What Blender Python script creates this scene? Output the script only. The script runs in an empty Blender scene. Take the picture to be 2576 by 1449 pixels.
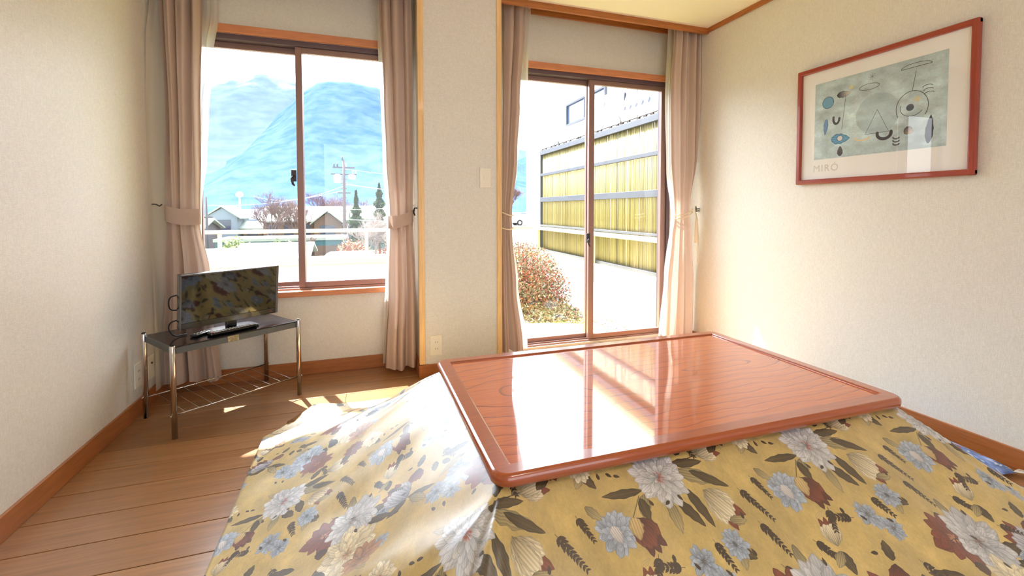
import bpy, bmesh, math, random
import numpy as np
from mathutils import Vector, Matrix, noise as mnoise

# ------------------------------------------------------------------ camera, sky, sun, exposure
SC = bpy.context.scene
COL = SC.collection
CAM_ROWS = [[0.948281, -0.317432, -0.000677], [0.012342, 0.034738, 0.99932], [0.317193, 0.947645, -0.036859]]
cd = bpy.data.cameras.new('camera'); cam = bpy.data.objects.new('camera', cd); COL.objects.link(cam)
cd.sensor_width = 36.0; cd.sensor_fit = 'HORIZONTAL'
cd.lens = 36.0 * 1132.42 / 2576.0
cd.shift_y = -(724.5 - 569.33) / 2576.0
cd.clip_start = 0.02; cd.clip_end = 6000
r, u, f = [Vector(v) for v in CAM_ROWS]
cam.matrix_world = Matrix(((r.x, u.x, -f.x, 0), (r.y, u.y, -f.y, 0), (r.z, u.z, -f.z, 1.0), (0, 0, 0, 1)))
SC.camera = cam

SKY = 3.6
SUN = 26.0
FILL_LAMP = 7.0
W = bpy.data.worlds.new('sky'); SC.world = W; W.use_nodes = True
wn = W.node_tree.nodes; wl = W.node_tree.links; wn.clear()
wo = wn.new('ShaderNodeOutputWorld'); wb = wn.new('ShaderNodeBackground')
wt = wn.new('ShaderNodeTexCoord'); wsep = wn.new('ShaderNodeSeparateXYZ'); wr = wn.new('ShaderNodeValToRGB')
wl.new(wt.outputs['Generated'], wsep.inputs[0]); wl.new(wsep.outputs['Z'], wr.inputs[0])
wr.color_ramp.elements[0].position = 0.0; wr.color_ramp.elements[0].color = (0.90, 0.95, 1.0, 1)
wr.color_ramp.elements[1].position = 0.9; wr.color_ramp.elements[1].color = (0.74, 0.86, 1.0, 1)
# hazy winter sky: brightest round the sun, falling off smoothly over the whole dome
def wmath(op, a, b):
    q = wn.new('ShaderNodeMath'); q.operation = op
    for i, v in enumerate((a, b)):
        if isinstance(v, (int, float)): q.inputs[i].default_value = v
        else: wl.new(v, q.inputs[i])
    return q.outputs[0]
wd = wn.new('ShaderNodeVectorMath'); wd.operation = 'DOT_PRODUCT'; wl.new(wt.outputs['Generated'], wd.inputs[0])
wd.inputs[1].default_value = (-0.2065, 0.5351, 0.8191)
glow = wmath('POWER', wmath('MAXIMUM', wd.outputs['Value'], 0.0), 3.0)
wl.new(wr.outputs[0], wb.inputs[0]); wl.new(wmath('MULTIPLY', wmath('ADD', wmath('MULTIPLY', glow, 4.8), 0.85), SKY), wb.inputs[1])
wl.new(wb.outputs[0], wo.inputs[0])

sd = bpy.data.lights.new('sun', 'SUN'); sd.energy = SUN; sd.angle = 0.012; sd.color = (1.0, 0.97, 0.94)
sun = bpy.data.objects.new('sun', sd); COL.objects.link(sun)
e = math.radians(55); trav = Vector((0.36 * math.cos(e), -0.933 * math.cos(e), -math.sin(e)))
sun.rotation_euler = trav.to_track_quat('-Z', 'Y').to_euler(); sun.location = (-3, 12, 14)

for nm, lo, sx, sz in (('portal_left', (-0.34, 3.07, 1.26), 1.2, 1.5), ('portal_door', (1.6, 3.07, 1.0), 1.45, 2.0), ('portal_near', (0.7, -1.86, 1.15), 2.6, 2.0)):
    pd = bpy.data.lights.new(nm, 'AREA'); pd.shape = 'RECTANGLE'; pd.size = sx; pd.size_y = sz; pd.cycles.is_portal = True
    po = bpy.data.objects.new(nm, pd); COL.objects.link(po); po.location = lo
    po.rotation_euler = (math.radians(-90 if lo[1] > 0 else 90), 0, 0)

SC.view_settings.view_transform = 'Standard'
SC.view_settings.look = 'None'
SC.view_settings.gamma = 1.0
SC.view_settings.use_curve_mapping = False
SC.view_settings.exposure = 0.22
SC.cycles.max_bounces = 10; SC.cycles.diffuse_bounces = 6; SC.cycles.transparent_max_bounces = 16
SC.cycles.caustics_reflective = False; SC.cycles.caustics_refractive = False
SC.cycles.sample_clamp_indirect = 12.0

rnd = random.Random(7)
rng = np.random.default_rng(11)

# ------------------------------------------------------------------ helpers
def lin(c, k=1.0):
    c = [x / 255.0 for x in c[:3]]
    return tuple(k * (x / 12.92 if x <= 0.04045 else ((x + 0.055) / 1.055) ** 2.4) for x in c) + (1.0,)

def mat(name, rgb, rough=0.6, metal=0.0, spec=0.5, coat=0.0, coat_rough=0.05, var=0.0, vscale=8.0, vstretch=(1, 1, 1),
        bump=0.0, bscale=200.0, bstretch=(1, 1, 1), rgb2=None, trans=0.0):
    m = bpy.data.materials.new(name); m.use_nodes = True
    n = m.node_tree.nodes; l = m.node_tree.links; p = n['Principled BSDF']
    c = lin(rgb)
    p.inputs['Base Color'].default_value = c
    p.inputs['Roughness'].default_value = rough; p.inputs['Metallic'].default_value = metal
    p.inputs['Specular IOR Level'].default_value = spec
    p.inputs['Coat Weight'].default_value = coat; p.inputs['Coat Roughness'].default_value = coat_rough
    tc = n.new('ShaderNodeTexCoord')
    if var > 0 or rgb2:
        mp = n.new('ShaderNodeMapping'); mp.inputs['Scale'].default_value = vstretch
        l.new(tc.outputs['Object'], mp.inputs[0])
        nz = n.new('ShaderNodeTexNoise'); nz.inputs['Scale'].default_value = vscale; nz.inputs['Detail'].default_value = 6
        l.new(mp.outputs[0], nz.inputs['Vector'])
        rp = n.new('ShaderNodeValToRGB')
        a = rgb2 and lin(rgb2) or tuple(max(0, x * (1 - var)) for x in c[:3]) + (1,)
        b = c if rgb2 else tuple(min(1, x * (1 + var)) for x in c[:3]) + (1,)
        rp.color_ramp.elements[0].position = 0.35; rp.color_ramp.elements[0].color = a
        rp.color_ramp.elements[1].position = 0.65; rp.color_ramp.elements[1].color = b
        l.new(nz.outputs['Fac'], rp.inputs[0]); l.new(rp.outputs[0], p.inputs['Base Color'])
    if bump > 0:
        mp2 = n.new('ShaderNodeMapping'); mp2.inputs['Scale'].default_value = bstretch
        l.new(tc.outputs['Object'], mp2.inputs[0])
        nb = n.new('ShaderNodeTexNoise'); nb.inputs['Scale'].default_value = bscale; nb.inputs['Detail'].default_value = 3
        l.new(mp2.outputs[0], nb.inputs['Vector'])
        bp = n.new('ShaderNodeBump'); bp.inputs['Strength'].default_value = bump; bp.inputs['Distance'].default_value = 0.002
        l.new(nb.outputs['Fac'], bp.inputs['Height']); l.new(bp.outputs[0], p.inputs['Normal'])
    if trans > 0:
        out = n['Material Output']; tr = n.new('ShaderNodeBsdfTranslucent'); mx = n.new('ShaderNodeMixShader')
        tr.inputs[0].default_value = c; mx.inputs[0].default_value = trans
        l.new(p.outputs[0], mx.inputs[1]); l.new(tr.outputs[0], mx.inputs[2]); l.new(mx.outputs[0], out.inputs[0])
    return m

def glass_mat(name, tint=(1, 1, 1), refl=1.0):
    m = bpy.data.materials.new(name); m.use_nodes = True
    n = m.node_tree.nodes; l = m.node_tree.links; n.clear()
    o = n.new('ShaderNodeOutputMaterial'); t = n.new('ShaderNodeBsdfTransparent'); t.inputs[0].default_value = (*tint, 1)
    g = n.new('ShaderNodeBsdfGlossy'); g.inputs['Roughness'].default_value = 0.0
    fr = n.new('ShaderNodeFresnel'); fr.inputs[0].default_value = 1.45
    mm = n.new('ShaderNodeMath'); mm.operation = 'MULTIPLY'; mm.inputs[1].default_value = refl
    mx = n.new('ShaderNodeMixShader')
    ge = n.new('ShaderNodeNewGeometry'); io = n.new('ShaderNodeMix'); io.data_type = 'FLOAT'   # same index seen from either face of the thin pane
    io.inputs['A'].default_value = 1.45; io.inputs['B'].default_value = 1 / 1.45; l.new(ge.outputs['Backfacing'], io.inputs['Factor']); l.new(io.outputs['Result'], fr.inputs[0])
    l.new(fr.outputs[0], mm.inputs[0]); l.new(mm.outputs[0], mx.inputs[0]); l.new(t.outputs[0], mx.inputs[1]); l.new(g.outputs[0], mx.inputs[2]); l.new(mx.outputs[0], o.inputs[0])
    return m

def link_mesh(name, me, m, parent=None, smooth=False):
    if m is not None: me.materials.append(m)
    if smooth:
        for p in me.polygons: p.use_smooth = True
    o = bpy.data.objects.new(name, me); COL.objects.link(o)
    if parent is not None: o.parent = parent
    return o

def obj(name, bm, m, parent=None, smooth=False):
    me = bpy.data.meshes.new(name); bm.normal_update(); bm.to_mesh(me); bm.free()
    return link_mesh(name, me, m, parent, smooth)

def box(bm, x0, x1, y0, y1, z0, z1, bev=0.0):
    r = bmesh.ops.create_cube(bm, size=1.0)
    bmesh.ops.scale(bm, vec=(abs(x1 - x0), abs(y1 - y0), abs(z1 - z0)), verts=r['verts'])
    bmesh.ops.translate(bm, vec=((x0 + x1) / 2, (y0 + y1) / 2, (z0 + z1) / 2), verts=r['verts'])
    if bev > 0:
        es = list({e for v in r['verts'] for e in v.link_edges})
        bmesh.ops.bevel(bm, geom=es, offset=bev, segments=2, affect='EDGES', profile=0.5)
    return bm

def boxes(name, lst, m, parent=None, bev=0.0):
    bm = bmesh.new()
    for b in lst: box(bm, *b, bev=bev)
    return obj(name, bm, m, parent)

def tube(bm, pts, rads, seg=8, cap=True, closed=False):
    pts = [Vector(p) for p in pts]; n = len(pts)
    if not isinstance(rads, (list, tuple)): rads = [rads] * n
    rings = []; pu = None
    for i, p in enumerate(pts):
        d = (pts[min(i + 1, n - 1)] - pts[max(i - 1, 0)])
        if d.length < 1e-9: d = Vector((0, 0, 1))
        d.normalize()
        if pu is None: a = Vector((0, 0, 1)) if abs(d.z) < 0.9 else Vector((1, 0, 0)); s = d.cross(a).normalized()
        else: s = (pu - d * pu.dot(d)); s = s.normalized() if s.length > 1e-6 else d.orthogonal().normalized()
        pu = s; t = d.cross(s)
        rings.append([bm.verts.new(p + (s * math.cos(2 * math.pi * k / seg) + t * math.sin(2 * math.pi * k / seg)) * rads[i]) for k in range(seg)])
    for i in range(n - 1):
        for k in range(seg):
            bm.faces.new((rings[i][k], rings[i][(k + 1) % seg], rings[i + 1][(k + 1) % seg], rings[i + 1][k]))
    if cap:
        bm.faces.new(list(reversed(rings[0]))); bm.faces.new(rings[-1])
    return bm

def lathe(bm, prof, cx, cy, seg=16):
    rings = [[bm.verts.new((cx + r * math.cos(2 * math.pi * k / seg), cy + r * math.sin(2 * math.pi * k / seg), z)) for k in range(seg)] for r, z in prof]
    for a, b in zip(rings, rings[1:]):
        for k in range(seg): bm.faces.new((a[k], a[(k + 1) % seg], b[(k + 1) % seg], b[k]))
    bm.faces.new(list(reversed(rings[0]))); bm.faces.new(rings[-1])
    return bm

def thing(name, label, cat, loc=(0, 0, 0), rotz=0.0, group=None):
    o = bpy.data.objects.new(name, None); COL.objects.link(o); o.empty_display_size = 0.1
    o.location = loc; o.rotation_euler = (0, 0, rotz); o['label'] = label; o['category'] = cat
    if group: o['group'] = group
    return o

def tag(o, label=None, cat=None, group=None, kind=None):
    if label: o['label'] = label
    if cat: o['category'] = cat
    if group: o['group'] = group
    if kind: o['kind'] = kind
    return o

def structure(o, label=None):
    o['kind'] = 'structure'
    if label: o['label'] = label
    return o

def prism(bm, poly, y0, y1):
    a = [bm.verts.new((x, y0, z)) for x, z in poly]; b = [bm.verts.new((x, y1, z)) for x, z in poly]
    n = len(poly); bm.faces.new(a); bm.faces.new(list(reversed(b)))
    for i in range(n): bm.faces.new((a[(i + 1) % n], a[i], b[i], b[(i + 1) % n]))
    return bm

# ------------------------------------------------------------------ materials
def wallpaper():
    m = mat('wallpaper', (238, 226, 203), rough=0.42, spec=0.7, bump=0.35, bscale=330)
    n = m.node_tree.nodes; l = m.node_tree.links; p = n['Principled BSDF']
    tc = n.new('ShaderNodeTexCoord')
    cols = []
    for st in ((60, 60, 900), (900, 900, 60)):
        mp = n.new('ShaderNodeMapping'); mp.inputs['Scale'].default_value = st; l.new(tc.outputs['Object'], mp.inputs[0])
        nz = n.new('ShaderNodeTexNoise'); nz.inputs['Scale'].default_value = 1.0; nz.inputs['Detail'].default_value = 2
        l.new(mp.outputs[0], nz.inputs['Vector']); cols.append(nz)
    ad = n.new('ShaderNodeMath'); ad.operation = 'ADD'; l.new(cols[0].outputs['Fac'], ad.inputs[0]); l.new(cols[1].outputs['Fac'], ad.inputs[1])
    rp = n.new('ShaderNodeValToRGB'); rp.color_ramp.elements[0].position = 0.75; rp.color_ramp.elements[1].position = 1.0
    ad2 = n.new('ShaderNodeMath'); ad2.operation = 'MULTIPLY'; ad2.inputs[1].default_value = 0.87; l.new(ad.outputs[0], ad2.inputs[0])
    rp.color_ramp.elements[0].color = lin((213, 209, 199)); rp.color_ramp.elements[1].color = lin((228, 225, 217))
    l.new(ad2.outputs[0], rp.inputs[0]); l.new(rp.outputs[0], p.inputs['Base Color'])
    return m

def plank_mat(k):
    tones = [(168, 120, 76), (160, 112, 70), (176, 129, 85), (152, 106, 66)]
    m = mat('floor_wood', tones[k], rough=0.32, coat=0.25, coat_rough=0.18)
    n = m.node_tree.nodes; l = m.node_tree.links; p = n['Principled BSDF']; tc = n.new('ShaderNodeTexCoord')
    mp = n.new('ShaderNodeMapping'); mp.inputs['Scale'].default_value = (2.5, 60, 60); l.new(tc.outputs['Object'], mp.inputs[0])
    nz = n.new('ShaderNodeTexNoise'); nz.inputs['Scale'].default_value = 1.6; nz.inputs['Detail'].default_value = 7; nz.inputs['Distortion'].default_value = 0.4
    l.new(mp.outputs[0], nz.inputs['Vector'])
    rp = n.new('ShaderNodeValToRGB'); rp.color_ramp.elements[0].position = 0.3; rp.color_ramp.elements[1].position = 0.7
    t = tones[k]; rp.color_ramp.elements[0].color = lin([c * 0.88 for c in t]); rp.color_ramp.elements[1].color = lin([min(255, c * 1.04) for c in t])
    l.new(nz.outputs['Fac'], rp.inputs[0])
    # scuffs and worn spots
    n2 = n.new('ShaderNodeTexNoise'); n2.inputs['Scale'].default_value = 3.0; n2.inputs['Detail'].default_value = 4; l.new(tc.outputs['Object'], n2.inputs['Vector'])
    mx = n.new('ShaderNodeMixRGB'); mx.blend_type = 'MULTIPLY'; mx.inputs[0].default_value = 0.35
    l.new(rp.outputs[0], mx.inputs[1]); l.new(n2.outputs['Fac'], mx.inputs[2]); l.new(mx.outputs[0], p.inputs['Base Color'])
    hs = n.new('ShaderNodeHueSaturation'); hs.inputs['Value'].default_value = 1.15; l.new(mx.outputs[0], hs.inputs['Color']); l.new(hs.outputs[0], p.inputs['Base Color'])
    return m

def lacquer_mat():
    m = mat('red_lacquer_wood', (176, 74, 30), rough=0.45, spec=0.25, coat=1.0, coat_rough=0.04)
    n = m.node_tree.nodes; l = m.node_tree.links; p = n['Principled BSDF']; p.inputs['Coat IOR'].default_value = 1.75
    tc = n.new('ShaderNodeTexCoord')
    sep = n.new('ShaderNodeSeparateXYZ'); l.new(tc.outputs['Object'], sep.inputs[0])
    def math_(op, a, b=None):
        q = n.new('ShaderNodeMath'); q.operation = op
        for i, v in enumerate((a, b)):
            if v is None: continue
            if isinstance(v, (int, float)): q.inputs[i].default_value = v
            else: l.new(v, q.inputs[i])
        return q.outputs[0]
    nz = n.new('ShaderNodeTexNoise'); nz.inputs['Scale'].default_value = 2.6; nz.inputs['Detail'].default_value = 3.0; l.new(tc.outputs['Object'], nz.inputs['Vector'])
    dx = math_('SUBTRACT', sep.outputs['X'], 0.30)
    dy = math_('MULTIPLY', math_('SUBTRACT', sep.outputs['Y'], 0.02), 5.2)
    rr = math_('SQRT', math_('ADD', math_('MULTIPLY', dx, dx), math_('MULTIPLY', dy, dy)))
    rr = math_('ADD', rr, math_('MULTIPLY', nz.outputs['Fac'], 0.6))
    w = math_('FRACT', math_('MULTIPLY', rr, 4.6))
    line = math_('LESS_THAN', w, 0.075)
    soft = math_('MULTIPLY', math_('POWER', w, 3.0), 0.10)
    fac = math_('MAXIMUM', math_('MULTIPLY', line, 0.62), soft)
    mp = n.new('ShaderNodeMapping'); mp.inputs['Scale'].default_value = (5, 130, 5); l.new(tc.outputs['Object'], mp.inputs[0])
    fine = n.new('ShaderNodeTexNoise'); fine.inputs['Scale'].default_value = 1.5; fine.inputs['Detail'].default_value = 4; l.new(mp.outputs[0], fine.inputs['Vector'])
    r1 = n.new('ShaderNodeValToRGB'); r1.color_ramp.elements[0].position = 0.3; r1.color_ramp.elements[1].position = 0.7
    r1.color_ramp.elements[0].color = lin((178, 82, 20)); r1.color_ramp.elements[1].color = lin((202, 102, 30)); l.new(fine.outputs['Fac'], r1.inputs[0])
    mx = n.new('ShaderNodeMixRGB'); mx.inputs[2].default_value = lin((84, 26, 12)); l.new(fac, mx.inputs[0]); l.new(r1.outputs[0], mx.inputs[1])
    l.new(mx.outputs[0], p.inputs['Base Color'])
    return m

M = {}
M['wall'] = wallpaper()
M['ceiling'] = mat('ceiling_paper', (244, 238, 224), rough=0.9, bump=0.2, bscale=120)
M['planks'] = [plank_mat(k) for k in range(4)]
M['dark'] = mat('dark_subfloor', (40, 26, 18), rough=0.9)  # dark brown subfloor seen through the plank joints
M['base'] = mat('baseboard_wood', (162, 98, 50), rough=0.4, var=0.12, vscale=3, vstretch=(3, 3, 30), coat=0.2)
M['trim'] = mat('trim_wood', (170, 102, 48), rough=0.45, var=0.15, vscale=4, vstretch=(2, 2, 20), coat=0.15)
M['trim_pale'] = mat('pale_trim_wood', (232, 192, 132), rough=0.45, var=0.08, vscale=4, vstretch=(20, 20, 1.5), coat=0.15)
M['head'] = mat('window_head_wood', (206, 134, 92), rough=0.45, var=0.1, vscale=4, vstretch=(2, 10, 10))
M['alu'] = mat('brown_aluminium', (146, 116, 108), rough=0.35, metal=0.35, spec=0.5)
M['alu_dark'] = mat('dark_aluminium_track', (98, 82, 90), rough=0.4, metal=0.3)
M['lock'] = mat('lock_metal', (70, 66, 68), rough=0.35, metal=0.6)
M['glass'] = glass_mat('window_glass')
M['pglass'] = glass_mat('picture_glass', refl=0.9)
M['drape'] = mat('mauve_beige_drape', (208, 186, 172), rough=0.85, spec=0.2, trans=0.22, bump=0.3, bscale=500, var=0.04, vscale=300)
M['plate'] = mat('ivory_plastic', (234, 229, 214), rough=0.35)
M['plate_dark'] = mat('socket_slot', (70, 60, 50), rough=0.6)
M['lacq'] = lacquer_mat()
M['rim'] = mat('red_lacquer_rim', (160, 72, 24), rough=0.3, coat=1.0, coat_rough=0.06, var=0.1, vscale=4, vstretch=(3, 40, 40))
M['rim_y'] = mat('red_lacquer_rim_side', (160, 72, 24), rough=0.3, coat=1.0, coat_rough=0.06, var=0.14, vscale=4, vstretch=(40, 3, 40))
M['chrome'] = mat('chrome', (205, 200, 195), rough=0.12, metal=1.0)
M['black_gloss'] = mat('black_gloss', (14, 12, 16), rough=0.16, coat=0.2, coat_rough=0.08, var=0.3, vscale=20)
M['grey_edge'] = mat('grey_board_edge', (78, 82, 84), rough=0.5)
M['tv_black'] = mat('tv_black_plastic', (12, 12, 16), rough=0.22, coat=0.5)
M['screen'] = mat('tv_screen', (5, 5, 7), rough=0.04, spec=0.9, coat=0.25, coat_rough=0.03)
M['tv_side'] = mat('tv_grey_edge', (96, 92, 92), rough=0.4)
M['frame_red'] = mat('red_picture_frame', (152, 56, 32), rough=0.35, coat=0.4, var=0.08, vscale=6)
M['matboard'] = mat('mat_board', (248, 248, 248), rough=0.8)
M['rubber'] = mat('black_rubber', (20, 20, 20), rough=0.7)

def sheer_mat():
    m = bpy.data.materials.new('white_lace'); m.use_nodes = True
    n = m.node_tree.nodes; l = m.node_tree.links; n.clear()
    o = n.new('ShaderNodeOutputMaterial'); d = n.new('ShaderNodeBsdfDiffuse'); t = n.new('ShaderNodeBsdfTranslucent'); tr = n.new('ShaderNodeBsdfTransparent')
    d.inputs[0].default_value = lin((238, 234, 226)); t.inputs[0].default_value = lin((244, 240, 232))
    m1 = n.new('ShaderNodeMixShader'); m1.inputs[0].default_value = 0.5; m2 = n.new('ShaderNodeMixShader'); m2.inputs[0].default_value = 0.22
    l.new(d.outputs[0], m1.inputs[1]); l.new(t.outputs[0], m1.inputs[2]); l.new(m1.outputs[0], m2.inputs[1]); l.new(tr.outputs[0], m2.inputs[2]); l.new(m2.outputs[0], o.inputs[0])
    return m
M['sheer'] = sheer_mat()

# ------------------------------------------------------------------ printed cloth (painted with numpy, no files)
class Canvas:
    def __init__(s, w, h, base):
        s.w, s.h = w, h; s.a = np.empty((h, w, 3), np.float32); s.a[:] = np.array(base, np.float32)
    def window(s, cx, cy, R):
        x0, x1 = int(cx - R), int(cx + R) + 1; y0, y1 = int(cy - R), int(cy + R) + 1
        X, Y = np.meshgrid(np.arange(x0, x1), np.arange(y0, y1))
        return X, Y, X % s.w, Y % s.h
    def put(s, Xi, Yi, alpha, col):
        A = alpha[..., None]; s.a[Yi, Xi] = s.a[Yi, Xi] * (1 - A) + col * A
    def petal(s, cx, cy, ln, wd, ang, c0, c1, edge=None, streak=0.25, blunt=0.75, alpha=1.0, rib=None):
        X, Y, Xi, Yi = s.window(cx, cy, ln + 3)
        dx, dy = X - cx, Y - cy; ca, sa = math.cos(ang), math.sin(ang)
        u = (dx * ca + dy * sa) / ln; v = (-dx * sa + dy * ca) / wd
        uc = np.clip(u, 0, 1)
        w = np.sin(np.pi * uc ** blunt) ** 0.75 * (1 + 0.07 * np.sin(uc * 23 + cx))
        d = (w - np.abs(v)) * wd
        al = np.clip(d / 1.6, 0, 1) * (u > 0) * (u < 1) * alpha
        t = uc[..., None]
        col = np.array(c0, np.float32) * (1 - t) + np.array(c1, np.float32) * t
        ph = rng.uniform(0, 6)
        st = 1 + streak * (0.5 * np.sin(v * 17 + ph + 2 * uc) + 0.35 * np.sin(v * 41 + ph * 2)) * (0.4 + 0.6 * (1 - uc))
        sh = 0.82 + 0.18 * np.clip(d / (0.35 * wd + 1), 0, 1)
        col = col * (st * sh)[..., None]
        if edge is not None:
            em = (np.clip(1 - d / 2.2, 0, 1) * (d > 0))[..., None] * 0.7
            col = col * (1 - em) + np.array(edge, np.float32) * em
        if rib is not None:
            rm = (np.clip(1.3 - np.abs(v) * wd, 0, 1))[..., None] * 0.7
            col = col * (1 - rm) + np.array(rib, np.float32) * rm
        s.put(Xi, Yi, al.astype(np.float32), np.clip(col, 0, 1))
    def line(s, pts, wd, col, alpha=0.9):
        pts = np.array(pts, float)
        L = np.sum(np.hypot(*(pts[1:] - pts[:-1]).T)); n = max(4, int(L / 1.2)); t = np.linspace(0, len(pts) - 1, n)
        xs = np.interp(t, np.arange(len(pts)), pts[:, 0]); ys = np.interp(t, np.arange(len(pts)), pts[:, 1])
        for x, y in zip(xs, ys):
            X, Y, Xi, Yi = s.window(x, y, wd + 1); d = np.hypot(X - x, Y - y)
            s.put(Xi, Yi, (np.clip(wd - d, 0, 1) * alpha).astype(np.float32), np.array(col, np.float32))
    def mottling(s, amt, cells):
        for c in cells:
            g = rng.uniform(-1, 1, (c, c)).astype(np.float32)
            yy = np.arange(s.h) / s.h * c; xx = np.arange(s.w) / s.w * c
            y0 = yy.astype(int); x0 = xx.astype(int); fy = (yy - y0)[:, None]; fx = (xx - x0)[None]
            fy = fy * fy * (3 - 2 * fy); fx = fx * fx * (3 - 2 * fx)
            a = g[y0 % c][:, x0 % c]; b = g[y0 % c][:, (x0 + 1) % c]; d = g[(y0 + 1) % c][:, x0 % c]; e = g[(y0 + 1) % c][:, (x0 + 1) % c]
            s.a *= (1 + amt * ((a * (1 - fx) + b * fx) * (1 - fy) + (d * (1 - fx) + e * fx) * fy))[..., None]
    def image(s, name):
        im = bpy.data.images.new(name, s.w, s.h, alpha=False)
        buf = np.ones((s.h, s.w, 4), np.float32); buf[..., :3] = np.clip(s.a[::-1], 0, 1)
        im.pixels.foreach_set(buf.ravel()); im.update(); im.pack(); return im

def C(*v): return np.array(v, np.float32) / 255
GREYW = (C(206, 202, 200), C(150, 154, 160)); CREAM = (C(232, 216, 180), C(206, 184, 140)); RED = (C(132, 60, 34), C(92, 36, 22)); BLUE = (C(176, 184, 196), C(120, 132, 148))
DK = C(52, 34, 18); GRN = C(96, 84, 48)
def many_petal(cv, x, y, R, pal, rings=4, n0=13, heart=None, squash=1.0):
    c_out, c_in = pal; R = R * 1.2; n0 += 3; rings += 1
    for k in range(rings):
        rr = R * (1 - k / (rings + 0.6)); n = max(5, int(n0 * (1 - 0.12 * k))); off = rng.uniform(0, 6)
        for j in range(n):
            a = off + 2 * math.pi * j / n + rng.normal(0, 0.12); l = rr * rng.uniform(0.86, 1.12)
            c0 = c_in * rng.uniform(0.72, 0.9); c1 = c_out * rng.uniform(0.92, 1.1)
            cv.petal(x + rng.normal(0, R * 0.02), y + rng.normal(0, R * 0.02), l, l * 0.23, a, c0, c1, edge=c_in * 0.6, streak=0.22, blunt=1.5)
    if heart is not None:
        for j in range(22):
            a = rng.uniform(0, 6.28); r0 = rng.uniform(0, R * 0.13)
            cv.petal(x + r0 * math.cos(a), y + r0 * math.sin(a), R * 0.16, R * 0.03, a, heart, c_out, streak=0.1)
def leaf(cv, x, y, l, w, a, dark=True):
    c = C(74, 58, 30) if dark else C(158, 140, 96)
    cv.petal(x, y, l, w, a, c * 0.8, c * 1.15, edge=c * 0.5, rib=c * 1.9 if dark else c * 0.65, streak=0.3, blunt=0.85)
def sprig(cv, x, y, L, a, n=9, s=1.0):
    L = L * 1.15
    ca, sa = math.cos(a), math.sin(a)
    cv.line([(x, y), (x + L * ca, y + L * sa)], 1.6, DK)
    for i in range(n):
        t = (i + 1) / n * L
        for sg in (-1, 1):
            b = a + sg * (0.75 + 0.1 * rng.normal()); q = 19 * s * (1.15 - 0.6 * i / n)
            cv.petal(x + t * ca, y + t * sa, q * 1.4, q * 0.34, b, DK * 0.9, DK * 1.3, streak=0.1)
def tulip(cv, x, y, L, a, pal, inner=None):
    o, i = pal; L = L * 1.15
    if inner is not None:
        for k in (-0.35, 0.0, 0.35): cv.petal(x + L * 0.35 * math.cos(a), y + L * 0.35 * math.sin(a), L * 0.85, L * 0.2, a + k, inner * 0.8, inner, edge=inner * 0.5)
    for k in (-0.42, 0.42, -0.18, 0.2, 0.0):
        cv.petal(x, y, L * rng.uniform(0.85, 1.0), L * 0.24, a + k, i * 0.75, o, edge=i * 0.55, streak=0.3, blunt=1.25)

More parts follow.
